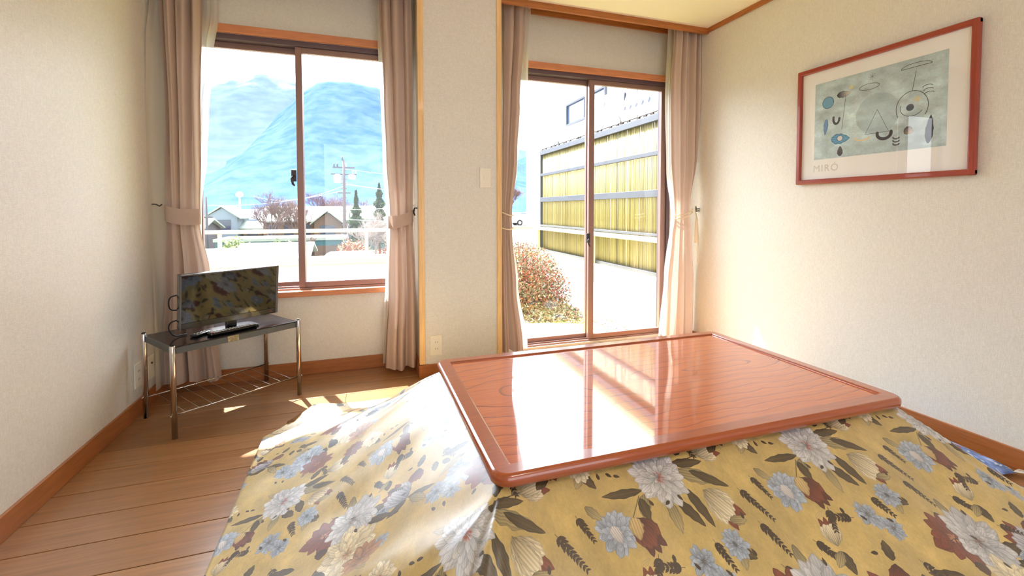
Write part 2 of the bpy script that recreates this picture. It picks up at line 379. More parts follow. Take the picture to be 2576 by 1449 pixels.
def quilt_image():
    cv = Canvas(1000, 1320, C(192, 164, 98)); cv.mottling(0.05, (5, 11, 23)); cv.mottling(0.03, (90, 240))
    D = math.radians
    # faint backing leaves
    for _ in range(26):
        leaf_a = rng.uniform(0, 6.28); cv.petal(rng.uniform(0, 1000), rng.uniform(0, 1320), rng.uniform(50, 95), rng.uniform(9, 16), leaf_a, C(196, 168, 104), C(188, 164, 112), streak=0.2, alpha=0.6, rib=C(150, 126, 80))
    # top bouquet
    for (x, y, l, w, a, d) in ((330, 300, 210, 22, 187, 1), (330, 320, 120, 30, 120, 0), (300, 330, 110, 26, 95, 1), (430, 380, 150, 30, 100, 0), (470, 380, 150, 32, 60, 1),
                               (560, 240, 230, 42, 22, 0), (560, 200, 190, 26, 5, 1), (640, 250, 200, 26, 35, 1), (560, 330, 190, 30, 80, 1), (420, 180, 130, 26, 220, 0), (620, 160, 110, 28, -50, 1), (700, 180, 90, 22, -20, 0)):
        leaf(cv, x, y, l, w, D(a), d)
    cv.line([(300, 320), (220, 400)], 2.5, GRN); cv.line([(600, 200), (760, 175)], 2.5, DK)
    many_petal(cv, 450, 260, 125, GREYW, 4, 12, heart=C(140, 60, 50))
    tulip(cv, 740, 185, 110, D(-10), CREAM, inner=RED[0])
    tulip(cv, 650, 350, 150, D(60), CREAM, inner=RED[0])
    many_petal(cv, 120, 430, 82, BLUE, 3, 11); cv.petal(110, 400, 80, 28, D(80), C(206, 198, 192), C(180, 174, 172))
    tulip(cv, 235, 400, 120, D(78), RED, inner=RED[1]); cv.petal(225, 395, 95, 34, D(100), C(196, 168, 112), C(180, 150, 96), edge=RED[1])
    for (x, y, L, a, n) in ((840, 380, 150, 62, 10), (830, 530, 130, 70, 9), (540, 560, 100, 75, 7), (800, 700, 120, 60, 8), (330, 640, 90, 200, 6), (60, 640, 110, 60, 8)):
        sprig(cv, x, y, L, D(a), n, 1.2)
    # scattered small blue flowers
    for x, y, R in ((430, 640, 62), (500, 720, 48), (380, 1180, 60), (450, 1250, 46), (60, 1160, 50)):
        many_petal(cv, x, y, R, BLUE, 2, 9, heart=DK)
    for (x, y, l, w, a, d) in ((150, 720, 90, 24, 100, 1), (150, 720, 80, 22, 150, 0), (640, 600, 90, 24, 40, 1), (650, 610, 80, 24, 110, 0), (60, 140, 110, 26, 60, 1), (70, 150, 90, 24, 130, 0), (330, 830, 90, 26, -60, 1), (690, 500, 90, 22, 10, 0), (900, 120, 100, 26, 140, 1), (20, 300, 90, 24, 50, 0)):
        leaf(cv, x, y, l, w, D(a), d)
    tulip(cv, 150, 700, 90, D(-70), CREAM, inner=RED[0]); many_petal(cv, 640, 590, 56, BLUE, 3, 10, heart=DK); tulip(cv, 330, 840, 90, D(120), RED)
    many_petal(cv, 60, 120, 66, CREAM, 3, 11, heart=RED[0]); many_petal(cv, 920, 90, 60, RED, 3, 10, heart=C(200, 150, 110)); many_petal(cv, 100, 960, 44, BLUE, 2, 9, heart=DK)
    sprig(cv, 700, 60, 110, D(80), 8, 1.1); sprig(cv, 250, 560, 90, D(120), 7, 1.1); sprig(cv, 960, 330, 100, D(70), 8, 1.1)
    # lower bouquet
    for (x, y, l, w, a, d) in ((930, 640, 150, 30, 100, 0), (1000, 900, 130, 32, 10, 1), (1010, 960, 150, 24, 25, 1), (850, 1050, 140, 36, 170, 1), (700, 1120, 120, 34, 120, 1), (980, 700, 120, 36, 60, 0), (620, 960, 170, 24, 200, 1), (560, 1010, 160, 26, 160, 0), (940, 1180, 150, 30, 70, 0)):
        leaf(cv, x, y, l, w, D(a), d)
    many_petal(cv, 770, 830, 112, RED, 4, 12, heart=C(214, 160, 120))
    many_petal(cv, 935, 850, 140, GREYW, 4, 13, heart=C(96, 66, 60))
    many_petal(cv, 900, 1060, 130, CREAM, 4, 13, heart=C(150, 96, 50)); many_petal(cv, 975, 1170, 90, (C(190, 140, 96), C(120, 66, 40)), 4, 10)
    cv.petal(760, 930, 60, 34, D(100), DK, C(90, 50, 26)); cv.petal(780, 1090, 80, 42, D(140), C(60, 46, 24), DK)
    tulip(cv, 240, 1010, 150, D(-120), (C(190, 186, 190), C(140, 140, 150)), inner=RED[0])
    for (x, y, l, w, a, d) in ((240, 1010, 170, 24, 30, 1), (250, 1020, 150, 28, 60, 0), (230, 1015, 120, 24, 170, 1), (420, 900, 80, 22, 100, 1), (460, 940, 70, 20, 60, 1)):
        leaf(cv, x, y, l, w, D(a), d)
    many_petal(cv, 560, 1150, 105, BLUE, 3, 12, heart=C(60, 44, 40)); many_petal(cv, 640, 1270, 100, RED, 3, 10, heart=C(180, 120, 80))
    sprig(cv, 480, 850, 110, D(70), 7, 1.1); sprig(cv, 130, 820, 100, D(40), 7, 1.0)
    for _ in range(26):
        x, y, a = rng.uniform(0, 1000), rng.uniform(0, 1320), rng.uniform(0, 6.28); cv.petal(x, y, 34, 9, a, DK, DK * 1.4, edge=C(120, 96, 60))
    return cv.image('floral_quilt_print')

def cushion_image():
    cv = Canvas(600, 600, C(120, 140, 190)); cv.mottling(0.25, (9, 21))
    for _ in range(90):
        x, y, a = rng.uniform(0, 600), rng.uniform(0, 600), rng.uniform(0, 6.28)
        cv.petal(x, y, rng.uniform(30, 60), rng.uniform(6, 14), a, C(222, 228, 240), C(190, 204, 232), streak=0.2)
    for _ in range(16):
        x, y = rng.uniform(0, 600), rng.uniform(0, 600); many_petal(cv, x, y, 40, (C(236, 226, 226), C(180, 110, 116)) if rng.random() < 0.5 else (C(206, 96, 106), C(150, 50, 66)), 3, 8)
        for k in range(3): cv.petal(x, y, 60, 12, rng.uniform(0, 6), C(110, 126, 70), C(140, 150, 90))
    return cv.image('blue_cushion_print')

def abstract_image():
    cv = Canvas(900, 620, C(198, 220, 226)); cv.mottling(0.07, (4, 9, 18)); cv.mottling(0.03, (60, 150))
    def disc(x, y, r, c, a=1.0):
        X, Y, Xi, Yi = cv.window(x, y, r + 2); cv.put(Xi, Yi, (np.clip(r - np.hypot(X - x, Y - y), 0, 1) * a).astype(np.float32), np.array(c, np.float32))
    K = C(60, 60, 70)
    def arc(x, y, rx, ry, a0, a1, w=2.0, c=K):
        t = np.radians(np.linspace(a0, a1, 40)); cv.line(np.c_[x + rx * np.cos(t), y + ry * np.sin(t)], w, c)
    disc(480, 330, 150, C(150, 172, 184), 0.35); disc(110, 170, 46, C(120, 172, 204)); arc(110, 170, 46, 46, 0, 360); 
    arc(420, 120, 70, 22, 0, 360); cv.line([(250, 150), (225, 400)], 1.8, K); cv.petal(180, 130, 110, 26, 0.0, K, C(240, 240, 236), edge=K)
    cv.petal(100, 300, 130, 20, 1.65, C(120, 160, 206), C(110, 150, 200)); cv.petal(140, 470, 150, 42, 0.05, C(100, 160, 204), C(110, 170, 210), edge=K)
    disc(212, 470, 22, C(222, 226, 226)); arc(212, 470, 22, 22, 0, 360)
    cv.petal(215, 610, 80, 22, -1.57, C(80, 80, 92), C(90, 90, 100))
    arc(530, 480, 46, 40, -10, 190, 11, C(66, 66, 76)); arc(180, 310, 24, 40, 0, 200, 9, C(88, 88, 100)); arc(380, 490, 50, 20, 0, 180, 6, C(232, 214, 176))
    arc(700, 330, 96, 110, 150, 395, 2.2); arc(700, 330, 70, 60, 30, 200, 2); disc(690, 330, 24, C(96, 104, 120)); disc(730, 280, 20, C(226, 214, 170), 0.7)
    cv.petal(800, 590, 190, 24, -1.5, C(76, 76, 86), C(90, 90, 104)); cv.line([(700, 220), (720, 90)], 1.8, K); arc(720, 60, 90, 26, 180, 360, 2); cv.line([(630, 62), (810, 60)], 2, K)
    for k in range(4): cv.line([(440 + 26 * math.cos(k * 0.78), 50 + 26 * math.sin(k * 0.78)), (440 - 26 * math.cos(k * 0.78), 50 - 26 * math.sin(k * 0.78))], 1.3, K)
    cv.line([(480, 300), (400, 470), (560, 470), (480, 300)], 1.6, K); disc(290, 90, 16, C(228, 220, 160), 0.7)
    for k in range(3): arc(790 + 5 * k, 215 + 24 * k, 30, 16, 190, 330, 2.2); arc(610, 520 + 22 * k, 20, 12, 20, 180, 5, C(80, 80, 90))
    cv.petal(660, 470, 60, 30, 0.6, C(84, 84, 96), C(226, 200, 160), edge=K)
    return cv.image('abstract_print')

def image_mat(name, im, rough=0.85, uv=True, bump=0.25, bscale=700, sheen=0.0):
    m = mat(name, (200, 200, 200), rough=rough, spec=0.25, bump=bump, bscale=bscale)
    n = m.node_tree.nodes; l = m.node_tree.links; t = n.new('ShaderNodeTexImage'); t.image = im; t.extension = 'REPEAT'
    q = n.new('ShaderNodeUVMap'); l.new(q.outputs[0], t.inputs[0]); l.new(t.outputs[0], n['Principled BSDF'].inputs['Base Color'])
    return m
M['quilt'] = image_mat('floral_quilt_cloth', quilt_image(), rough=0.42, bump=0.12)
qp = M['quilt'].node_tree.nodes['Principled BSDF']; qp.inputs['Specular IOR Level'].default_value = 1.0; qp.inputs['Coat Weight'].default_value = 0.5; qp.inputs['Coat Roughness'].default_value = 0.4; qp.inputs['Sheen Weight'].default_value = 0.3; qp.inputs['Sheen Roughness'].default_value = 0.4
M['quilt_under'] = mat('quilt_underside', (120, 84, 60), rough=0.9)
M['cushion'] = image_mat('blue_floral_cloth', cushion_image())
M['print'] = image_mat('abstract_print_paper', abstract_image(), rough=0.6, bump=0.0)

# ------------------------------------------------------------------ room shell
XL, XR, YF, YN = -1.045, 2.385, 2.963, -1.85
YP = 2.67            # front plane of the pillar and of the curtain box
ZC = 2.30            # ceiling
ZB = 2.62            # top of the window recesses
fl = bpy.data.objects.new('floor', None); COL.objects.link(fl); structure(fl)
boxes('subfloor', [(XL - 0.1, XR + 0.1, YN - 0.1, YF + 0.1, -0.06, -0.012)], M['dark'], fl)
PW = 0.1535; y1 = 2.42 + 4 * PW - 0.0; k = 0
row = 0; y = 2.42 + 3 * PW; mesh_cache = {}
while y > YN - PW:
    ends = [XL + 0.002]
    x = XL + rnd.uniform(0.9, 2.4)
    while x < XR - 0.3: ends.append(x); x += 1.82
    ends.append(XR)
    for a, b in zip(ends, ends[1:]):
        yt = min(y + PW - 0.0032, YF); 
        if yt <= y: continue
        bm = bmesh.new(); box(bm, -(b - a) / 2 + 0.0006, (b - a) / 2 - 0.0006, -(yt - y) / 2, (yt - y) / 2, -0.006, 0.006, bev=0.0011)
        o = obj('plank', bm, M['planks'][rnd.randrange(4)], fl); o.location = ((a + b) / 2, (y + yt) / 2, -0.006)
    y -= PW; row += 1

def wall_cells(name, axis, lo, hi, zlo, zhi, plane0, plane1, holes, m):
    """solid wall with rectangular openings, built as blocks round the openings"""
    bm = bmesh.new(); us = sorted({lo, hi, *[h[0] for h in holes], *[h[1] for h in holes]}); zs = sorted({zlo, zhi, *[h[2] for h in holes], *[h[3] for h in holes]})
    for a, b in zip(us, us[1:]):
        for c, d in zip(zs, zs[1:]):
            if any(h[0] <= a and b <= h[1] and h[2] <= c and d <= h[3] for h in holes): continue
            if axis == 'x': box(bm, a, b, plane0, plane1, c, d)
            else: box(bm, plane0, plane1, a, b, c, d)
    bmesh.ops.remove_doubles(bm, verts=bm.verts, dist=1e-5)
    return structure(obj(name, bm, m))
W1 = (-0.93, 0.24, 0.515, 2.0)
W2 = (0.90, 2.30, 0.02, 1.985)
wall_cells('wall_far', 'x', XL - 0.12, XR + 0.12, -0.35, 3.0, YF, YF + 0.13, [W1, W2], M['wall'])
wall_cells('wall_left', 'y', YN, YF, -0.1, ZB + 0.1, XL - 0.12, XL, [], M['wall'])
wall_cells('wall_right', 'y', YN, YF, -0.1, ZB + 0.1, XR, XR + 0.12, [], M['wall'])
wall_cells('wall_near', 'x', XL - 0.12, XR + 0.12, -0.1, ZB + 0.1, YN - 0.12, YN, [(-0.6, 2.0, 0.15, 2.1)], M['wall'])
structure(boxes('ceiling', [(XL, XR, YN, YP - 0.02, ZC, ZC + 0.1), (XL, XR, YP - 0.02, YF, ZB, ZB + 0.08), (XL, XR, YP - 0.021, YP, ZC + 0.0, ZB)], M['ceiling']))
structure(boxes('wall_pillar', [(0.326, 0.818, YP + 0.004, YF, -0.01, ZB)], M['wall']))
structure(boxes('trim_1', [(0.318, 0.351, YP - 0.004, YP + 0.03, 0.082, ZC)], M['trim_pale'], bev=0.002), 'pale wood strip on the left edge of the pillar')
structure(boxes('trim_2', [(0.796, 0.826, YP - 0.004, YP + 0.03, 0.082, ZC)], M['trim_pale'], bev=0.002), 'pale wood strip on the right edge of the pillar')
structure(boxes('trim_3', [(0.826, XR, YP - 0.006, YP + 0.014, 2.262, ZC + 0.005)], M['trim'], bev=0.002), 'wooden curtain box front above the garden window')
structure(boxes('trim_4', [(XL, 0.318, YP - 0.006, YP + 0.014, 2.262, ZC + 0.005)], M['trim'], bev=0.002))
structure(boxes('trim_5', [(XR - 0.014, XR, YN, YP - 0.006, 2.268, ZC + 0.003)], M['trim'], bev=0.002), 'wooden cornice strip on the right wall')
structure(boxes('trim_6', [(XL, XL + 0.014, YN, YP - 0.006, 2.268, ZC + 0.003)], M['trim'], bev=0.002))
structure(boxes('trim_7', [(0.826, XR, YF - 0.016, YF, 2.352, 2.45)], M['trim'], bev=0.002), 'dark wooden board at the top of the recess')
structure(boxes('baseboard_left', [(XL, XL + 0.011, YN, YF, 0.0, 0.08)], M['base'], bev=0.002))
structure(boxes('baseboard_right', [(XR - 0.011, XR, YN, YF, 0.0, 0.08)], M['base'], bev=0.002))
structure(boxes('baseboard_far', [(XL + 0.011, 0.318, YF - 0.011, YF, 0.0, 0.08)], M['base'], bev=0.002))
structure(boxes('baseboard_pillar', [(0.314, 0.83, YP - 0.008, YP + 0.02, 0.0, 0.08), (0.314, 0.327, YP + 0.0, YF - 0.011, 0.0, 0.08), (0.817, 0.83, YP, YF, 0.0, 0.08)], M['base'], bev=0.002))

def sliding_window(name, hole, mid, head_z, sill, stile, label):
    x0, x1, z0, z1 = hole
    w = bpy.data.objects.new(name, None); COL.objects.link(w); structure(w, label); w.location = ((x0 + x1) / 2, YF, z0)
    def part(nm, lst, m, par=w, bev=0.0015):
        o = boxes(nm, lst, m, None, bev); 
        o.data.transform(Matrix.Translation(-Vector(w.location))); o.parent = par; return o
    part('head_trim', [(x0 - 0.03, x1 + 0.03, YF - 0.022, YF + 0.002, head_z - 0.045, head_z)], M['head'], bev=0.003)
    part('outer_frame', [(x0, x1, YF + 0.005, YF + 0.125, z1 - 0.03, z1 + 0.012), (x0, x0 + 0.028, YF + 0.005, YF + 0.125, z0, z1), (x1 - 0.028, x1, YF + 0.005, YF + 0.125, z0, z1)], M['alu_dark'])
    part('track', [(x0, x1, YF + 0.012, YF + 0.125, z0 - 0.01, z0 + 0.012), (x0, x1, YF + 0.03, YF + 0.034, z0, z0 + 0.022), (x0, x1, YF + 0.075, YF + 0.079, z0, z0 + 0.022)], M['alu'])
    if sill: part('sill', [(x0 - 0.04, x1 + 0.035, YF - 0.045, YF + 0.014, z0 - 0.032, z0 + 0.001)], M['head'], bev=0.004)
    zb, zt = z0 + 0.012, z1 - 0.03
    for k, (a, b, yc) in enumerate(((x0 + 0.028, mid + stile / 2, YF + 0.077), (mid - stile / 2, x1 - 0.028, YF + 0.035))):
        r = 0.034
        s = part('sash', [(a, a + stile, yc - 0.014, yc + 0.014, zb, zt), (b - stile, b, yc - 0.014, yc + 0.014, zb, zt), (a + stile, b - stile, yc - 0.013, yc + 0.013, zb, zb + r), (a + stile, b - stile, yc - 0.013, yc + 0.013, zt - r, zt)], M['alu'])
        part('pane', [(a + stile - 0.004, b - stile + 0.004, yc - 0.0015, yc + 0.0015, zb + r - 0.004, zt - r + 0.004)], M['glass'], s, bev=0)
    return w, part
w1, p1 = sliding_window('window_1', W1, -0.345, 2.045, True, 0.036, 'brown aluminium sliding window above the television')
w2, p2 = sliding_window('window_2', W2, 1.62, 2.028, False, 0.044, 'tall brown aluminium sliding garden window')
def crescent(part, x, z, y):
    bm = bmesh.new(); box(bm, x - 0.016, x + 0.012, y - 0.012, y + 0.002, z - 0.035, z + 0.035, 0.003); o = obj('lock_plate', bm, M['lock']); o.data.transform(Matrix.Translation(-Vector(part.location))); o.parent = part
    bm = bmesh.new(); tube(bm, [(x, y - 0.016, z), (x - 0.012, y - 0.024, z - 0.02), (x - 0.006, y - 0.026, z - 0.05), (x + 0.004, y - 0.026, z - 0.062)], [0.008, 0.008, 0.007, 0.005], 8); h = obj('lock_lever', bm, M['lock'], None, True)
    h.data.transform(Matrix.Translation(-Vector(part.location))); h.parent = part
crescent(w1, -0.378, 1.205, YF + 0.024)
crescent(w2, 1.596, 0.79, YF + 0.024)
# unseen window added to the near wall (behind the camera) as daylight fill
w3 = bpy.data.objects.new('fill_window', None); COL.objects.link(w3); structure(w3)
boxes('outer_frame', [(-0.6, 2.0, YN - 0.1, YN - 0.04, 0.15, 0.18), (-0.6, 2.0, YN - 0.1, YN - 0.04, 2.07, 2.1), (-0.6, -0.56, YN - 0.1, YN - 0.04, 0.15, 2.1), (1.96, 2.0, YN - 0.1, YN - 0.04, 0.15, 2.1), (0.68, 0.72, YN - 0.1, YN - 0.04, 0.15, 2.1)], M['alu'], w3)
boxes('pane', [(-0.56, 1.96, YN - 0.072, YN - 0.068, 0.18, 2.07)], M['glass'], w3)

# unseen ceiling lamp added above and behind the camera to brighten the room
lt = thing('fill_ceiling_lamp', 'added round white ceiling lamp out of view, fill light for the room', 'lamp', (0.7, -0.2, ZC))
bm = bmesh.new(); lathe(bm, [(0.05, -0.001), (0.26, -0.004), (0.27, -0.02), (0.27, -0.035)], 0, 0, 32); obj('fill_lamp_base', bm, M['plate'], lt, True)
ld = bpy.data.lights.new('fill_light', 'AREA'); ld.shape = 'DISK'; ld.size = 0.46; ld.energy = FILL_LAMP; ld.color = (1.0, 0.94, 0.85)
lo = bpy.data.objects.new('fill_light', ld); COL.objects.link(lo); lo.location = (0.7, -0.2, ZC - 0.045)

# ------------------------------------------------------------------ curtains
def sm(z, zs, vs):
    """monotone smooth interpolation through control values (zs ascending)"""
    for i in range(len(zs) - 1):
        if z <= zs[i + 1] or i == len(zs) - 2:
            t = min(1, max(0, (z - zs[i]) / (zs[i + 1] - zs[i]))); t = t * t * (3 - 2 * t)
            return vs[i] * (1 - t) + vs[i + 1] * t
def cloth_panel(rows, yc, nf, seed, amp, cols=150, nz=90, curl=0.0, hem=0.006):
    rr = random.Random(seed); rows = sorted(rows); zs = [q[0] for q in rows]
    ph = [rr.uniform(0, 6.28) for _ in range(5)]
    bm = bmesh.new(); grid = []
    ztop, zbot = zs[-1], zs[0]
    for i in range(nz + 1):
        z = zbot + (ztop - zbot) * i / nz
        xl = sm(z, zs, [q[1] for q in rows]); xr = sm(z, zs, [q[2] for q in rows]); am = sm(z, zs, [q[3] for q in rows]) * amp
        line = []
        for j in range(cols + 1):
            t = j / cols
            tt = t + 0.035 * math.sin(2 * math.pi * t * 1.7 + ph[0] + z * 1.1) + 0.02 * math.sin(z * 2.3 + ph[3])
            a = 2 * math.pi * nf * tt
            s = math.sin(a) + 0.35 * math.sin(2.1 * a + ph[1] + z * 0.9) + 0.25 * math.sin(0.47 * a + ph[2])
            s = s / 1.3
            x = xl + (xr - xl) * t + 0.22 * (xr - xl) / nf * math.cos(a)* (0.6 + 0.4 * math.sin(ph[4] + z))
            x = min(max(x, xl - 0.004), xr + 0.004)
            yy = yc + am * s - curl * max(0, 1 - t / 0.14) ** 1.3 * (1.0 if z < 1.9 else max(0.2, 1 - (z - 1.9) * 2))
            zz = z + (hem * math.sin(a * 0.5 + ph[1]) if i == 0 else 0)
            line.append(bm.verts.new((x, yy, zz)))
        grid.append(line)
    for i in range(nz):
        for j in range(cols): bm.faces.new((grid[i][j], grid[i][j + 1], grid[i + 1][j + 1], grid[i + 1][j]))
    return bm
def band(bm, x0, x1, yc, dy, z0, z1, h, seg=28):
    """flat tieback band round the gathered cloth, sloping from x0 to x1"""
    ring = []
    cx = (x0 + x1) / 2; rx = (x1 - x0) / 2
    for k in range(seg):
        a = 2 * math.pi * k / seg; x = cx + rx * math.cos(a); y = yc - dy * math.sin(a)
        t = (x - x0) / (x1 - x0); zc = z0 + (z1 - z0) * t - 0.012 * math.sin(math.pi * t)
        ring.append((bm.verts.new((x, y, zc - h / 2)), bm.verts.new((x, y, zc + h / 2))))
    for k in range(seg):
        a, b = ring[k], ring[(k + 1) % seg]; bm.faces.new((a[0], b[0], b[1], a[1]))
def curtain(name, label, rows, yc, nf, seed, amp, group, sheer_rows=None, sheer_y=None, tie=None, sheer_label=None, srows_amp=0.35):
    xc = (rows[0][1] + rows[0][2]) / 2
    t = thing(name, label, 'curtain', (xc, yc, 0.0), 0, group)
    def place(o): o.data.transform(Matrix.Translation((-xc, -yc, 0))); o.parent = t; return o
    place(obj('drape', cloth_panel(rows, yc, nf, seed, amp), M['drape'], None, True))
    if tie == 'band':
        pass
    return t, place
def sheer(name, label, rows, yc, nf, seed, amp, curl=0.0):
    o = obj(name, cloth_panel(rows, yc, nf, seed, amp, cols=110, nz=60, curl=curl), M['sheer'], None, True)
    return tag(o, label, 'curtain', 'white lace curtains')
GD = 'mauve beige drapes tied back at the windows'
HT = 2.56
# (z, x_left, x_right, fold depth)
tA, pA = curtain('curtain', 'mauve beige drape left of the mountain window, behind the television stand',
    [(0.06, -1.022, -0.757, 1.0), (0.3, -1.02, -0.775, 0.9), (0.66, -1.0, -0.80, 0.8), (0.93, -0.989, -0.838, 0.55), (1.0, -0.988, -0.832, 0.5), (1.3, -0.986, -0.822, 0.8), (1.5, -0.982, -0.818, 0.95), (2.1, -0.995, -0.797, 1.0), (HT, -1.0, -0.79, 0.9)], 2.862, 3.2, 3, 0.036, GD)
bm = bmesh.new(); band(bm, -0.992, -0.828, 2.862, 0.034, 0.985, 0.965, 0.085); o = obj('tieback', bm, M['drape'], None, True); pA(o); o['label'] = 'cloth tieback band'
bm = bmesh.new(); tube(bm, [(-1.045, 2.835, 1.03), (-1.02, 2.83, 1.03), (-1.005, 2.835, 1.02), (-0.998, 2.845, 1.03)], 0.0035, 6)
tag(obj('tieback_hook', bm, M['lock'], None, True), 'small metal hook on the left wall holding the drape band', 'hook')
tB, pB = curtain('curtain', 'mauve beige drape right of the mountain window, against the pillar',
    [(0.03, 0.117, 0.306, 1.0), (0.55, 0.142, 0.308, 0.9), (0.90, 0.154, 0.298, 0.6), (0.97, 0.156, 0.298, 0.55), (1.3, 0.138, 0.306, 0.8), (1.66, 0.126, 0.308, 0.95), (2.25, 0.104, 0.308, 1.0), (HT, 0.10, 0.308, 1.0)], 2.80, 3.2, 8, 0.036, GD)
bm = bmesh.new(); band(bm, 0.152, 0.303, 2.80, 0.036, 0.925, 0.965, 0.075); o = obj('tieback', bm, M['drape'], None, True); pB(o); o['label'] = 'cloth tieback band'
bm = bmesh.new(); tube(bm, [(0.326, 2.80, 1.01), (0.308, 2.79, 1.01), (0.302, 2.785, 0.985), (0.31, 2.785, 0.965)], 0.005, 6); 
tag(obj('tieback_hook', bm, M['lock'], None, True), 'dark hook on the pillar side holding the drape band', 'hook')
tC, pC = curtain('curtain', 'mauve beige drape left of the garden window, right of the pillar',
    [(0.06, 0.858, 1.012, 1.0), (0.5, 0.862, 0.962, 0.8), (0.86, 0.868, 0.936, 0.6), (0.96, 0.868, 0.935, 0.55), (1.34, 0.872, 0.975, 0.8), (1.7, 0.872, 1.0, 0.9), (2.2, 0.87, 1.04, 1.0), (HT, 0.86, 1.07, 1.0)], 2.80, 2.6, 5, 0.034, GD)
tD, pD = curtain('curtain', 'mauve beige drape right of the garden window, in the room corner',
    [(0.04, 2.10, 2.368, 1.0), (0.47, 2.115, 2.365, 0.9), (0.80, 2.150, 2.335, 0.7), (0.945, 2.175, 2.318, 0.5), (1.05, 2.168, 2.325, 0.6), (1.38, 2.14, 2.365, 0.85), (1.84, 2.135, 2.378, 0.9), (2.30, 2.16, 2.378, 0.9), (HT, 2.16, 2.378, 0.9)], 2.755, 3.6, 21, 0.034, GD)
M['cord'] = mat('cream_cord', (240, 226, 200), rough=0.8)
def cord_loop(x0, x1, yc, dy, z0, z1, rad=0.004, seg=28):
    pts = []
    for k in range(seg + 1):
        a = 2 * math.pi * k / seg; x = (x0 + x1) / 2 + (x1 - x0) / 2 * math.cos(a); y = yc - dy * math.sin(a); t = (x - x0) / (x1 - x0)
        pts.append((x, y, z0 + (z1 - z0) * t - 0.01 * math.sin(math.pi * t)))
    bm = bmesh.new(); tube(bm, pts, rad, 6, cap=False); return bm
pC(obj('tieback_cord', cord_loop(0.862, 0.946, 2.80, 0.036, 0.985, 0.965), M['cord'], None, True))
pC(obj('tieback_cord', cord_loop(0.862, 0.946, 2.80, 0.036, 0.882, 0.882), M['cord'], None, True))
pD(obj('tieback_cord', cord_loop(2.165, 2.335, 2.755, 0.036, 0.955, 1.005), M['cord'], None, True))
pD(obj('tieback_cord', cord_loop(2.165, 2.335, 2.755, 0.037, 0.93, 0.985), M['cord'], None, True))
bm = bmesh.new(); tube(bm, [(2.340, 2.725, 0.985), (2.352, 2.715, 0.93), (2.362, 2.712, 0.75), (2.364, 2.712, 0.62), (2.357, 2.712, 0.592), (2.350, 2.712, 0.62), (2.349, 2.712, 0.78), (2.343, 2.718, 0.97)], 0.0035, 6)
pD(obj('tieback_cord', bm, M['cord'], None, True))
bm = bmesh.new(); lathe(bm, [(0.004, 0.93), (0.009, 0.915), (0.008, 0.895), (0.011, 0.88), (0.012, 0.80), (0.013, 0.757)], 2.336, 2.708, 12); o = obj('tassel', bm, M['cord'], None, True); pD(o)
for zz in (1.005, 0.99):
    bm = bmesh.new(); tube(bm, [(2.385, 2.735, zz), (2.36, 2.73, zz), (2.345, 2.722, zz - 0.004), (2.340, 2.72, zz + 0.018)], 0.0045, 6)
    tag(obj('tieback_hook', bm, M['lock'], None, True), ('upper' if zz > 1 else 'lower') + ' dark hook on the right wall beside the tasselled drape', 'hook')

sheer('lace_curtain', 'white lace curtain behind the drape left of the mountain window',
    [(0.05, -1.035, -0.79, 0.6), (0.9, -1.038, -0.845, 0.4), (1.0, -1.038, -0.843, 0.4), (1.3, -1.038, -0.812, 0.6), (1.5, -1.036, -0.80, 0.7), (1.85, -1.03, -0.775, 0.8), (2.1, -1.03, -0.742, 0.8), (HT, -1.03, -0.735, 0.8)], 2.922, 6, 31, 0.018, 0.13)
sheer('lace_curtain', 'white lace curtain behind the drape beside the pillar',
    [(0.05, 0.115, 0.31, 0.6), (0.93, 0.148, 0.312, 0.4), (1.3, 0.128, 0.312, 0.6), (2.2, 0.10, 0.312, 0.8), (HT, 0.10, 0.312, 0.8)], 2.87, 6, 33, 0.016)
sheer('lace_curtain', 'white lace curtain at the left side of the garden window',
    [(0.05, 0.87, 1.075, 0.6), (0.5, 0.875, 1.01, 0.5), (0.95, 0.878, 0.955, 0.4), (1.3, 0.88, 1.005, 0.6), (1.6, 0.88, 1.045, 0.7), (1.87, 0.88, 1.078, 0.8), (2.4, 0.88, 1.098, 0.8), (HT, 0.88, 1.10, 0.8)], 2.885, 6, 35, 0.018)
sheer('lace_curtain', 'white lace curtain at the right side of the garden window',
    [(0.05, 2.115, 2.36, 0.6), (0.5, 2.155, 2.37, 0.5), (0.95, 2.215, 2.37, 0.4), (1.3, 2.17, 2.37, 0.6), (1.84, 2.155, 2.372, 0.8), (2.4, 2.175, 2.372, 0.8), (HT, 2.175, 2.372, 0.8)], 2.845, 6, 37, 0.018)

# ------------------------------------------------------------------ low heated table and its quilt
TX0, TX1, TY0, TY1, TZ = 0.28, 1.68, 0.958, 1.82, 0.39
TCX, TCY = (TX0 + TX1) / 2, (TY0 + TY1) / 2
tb = thing('low_table', 'low reddish lacquered wooden table with rounded corners over the floral quilt', 'table', (TCX, TCY, 0))
hx, hy, cr, rw = (TX1 - TX0) / 2, (TY1 - TY0) / 2, 0.045, 0.052
def rounded(x, y, r, n=8):
    pts = []
    for cx, cy, a0 in ((x - r, y - r, 0), (-x + r, y - r, 90), (-x + r, -y + r, 180), (x - r, -y + r, 270)):
        for k in range(n + 1):
            a = math.radians(a0 + 90 * k / n); pts.append((cx + r * math.cos(a), cy + r * math.sin(a)))
    return pts
bm = bmesh.new()
def ringv(pts, z): return [bm.verts.new((x, y, z)) for x, y in pts]
def bridge(a, b):
    n = len(a)
    for i in range(n): bm.faces.new((a[i], a[(i + 1) % n], b[(i + 1) % n], b[i]))
T = TZ; n8 = 8
prof = [(0.012, T - 0.034), (0.002, T - 0.028), (0.0, T - 0.018), (0.001, T - 0.008), (0.006, T - 0.002), (0.012, T)]
rings = [ringv(rounded(hx - d, hy - d, max(0.004, cr - d), n8), z) for d, z in prof]
inner = [(rw - 0.004, T), (rw, T - 0.002), (rw + 0.0015, T - 0.007)]
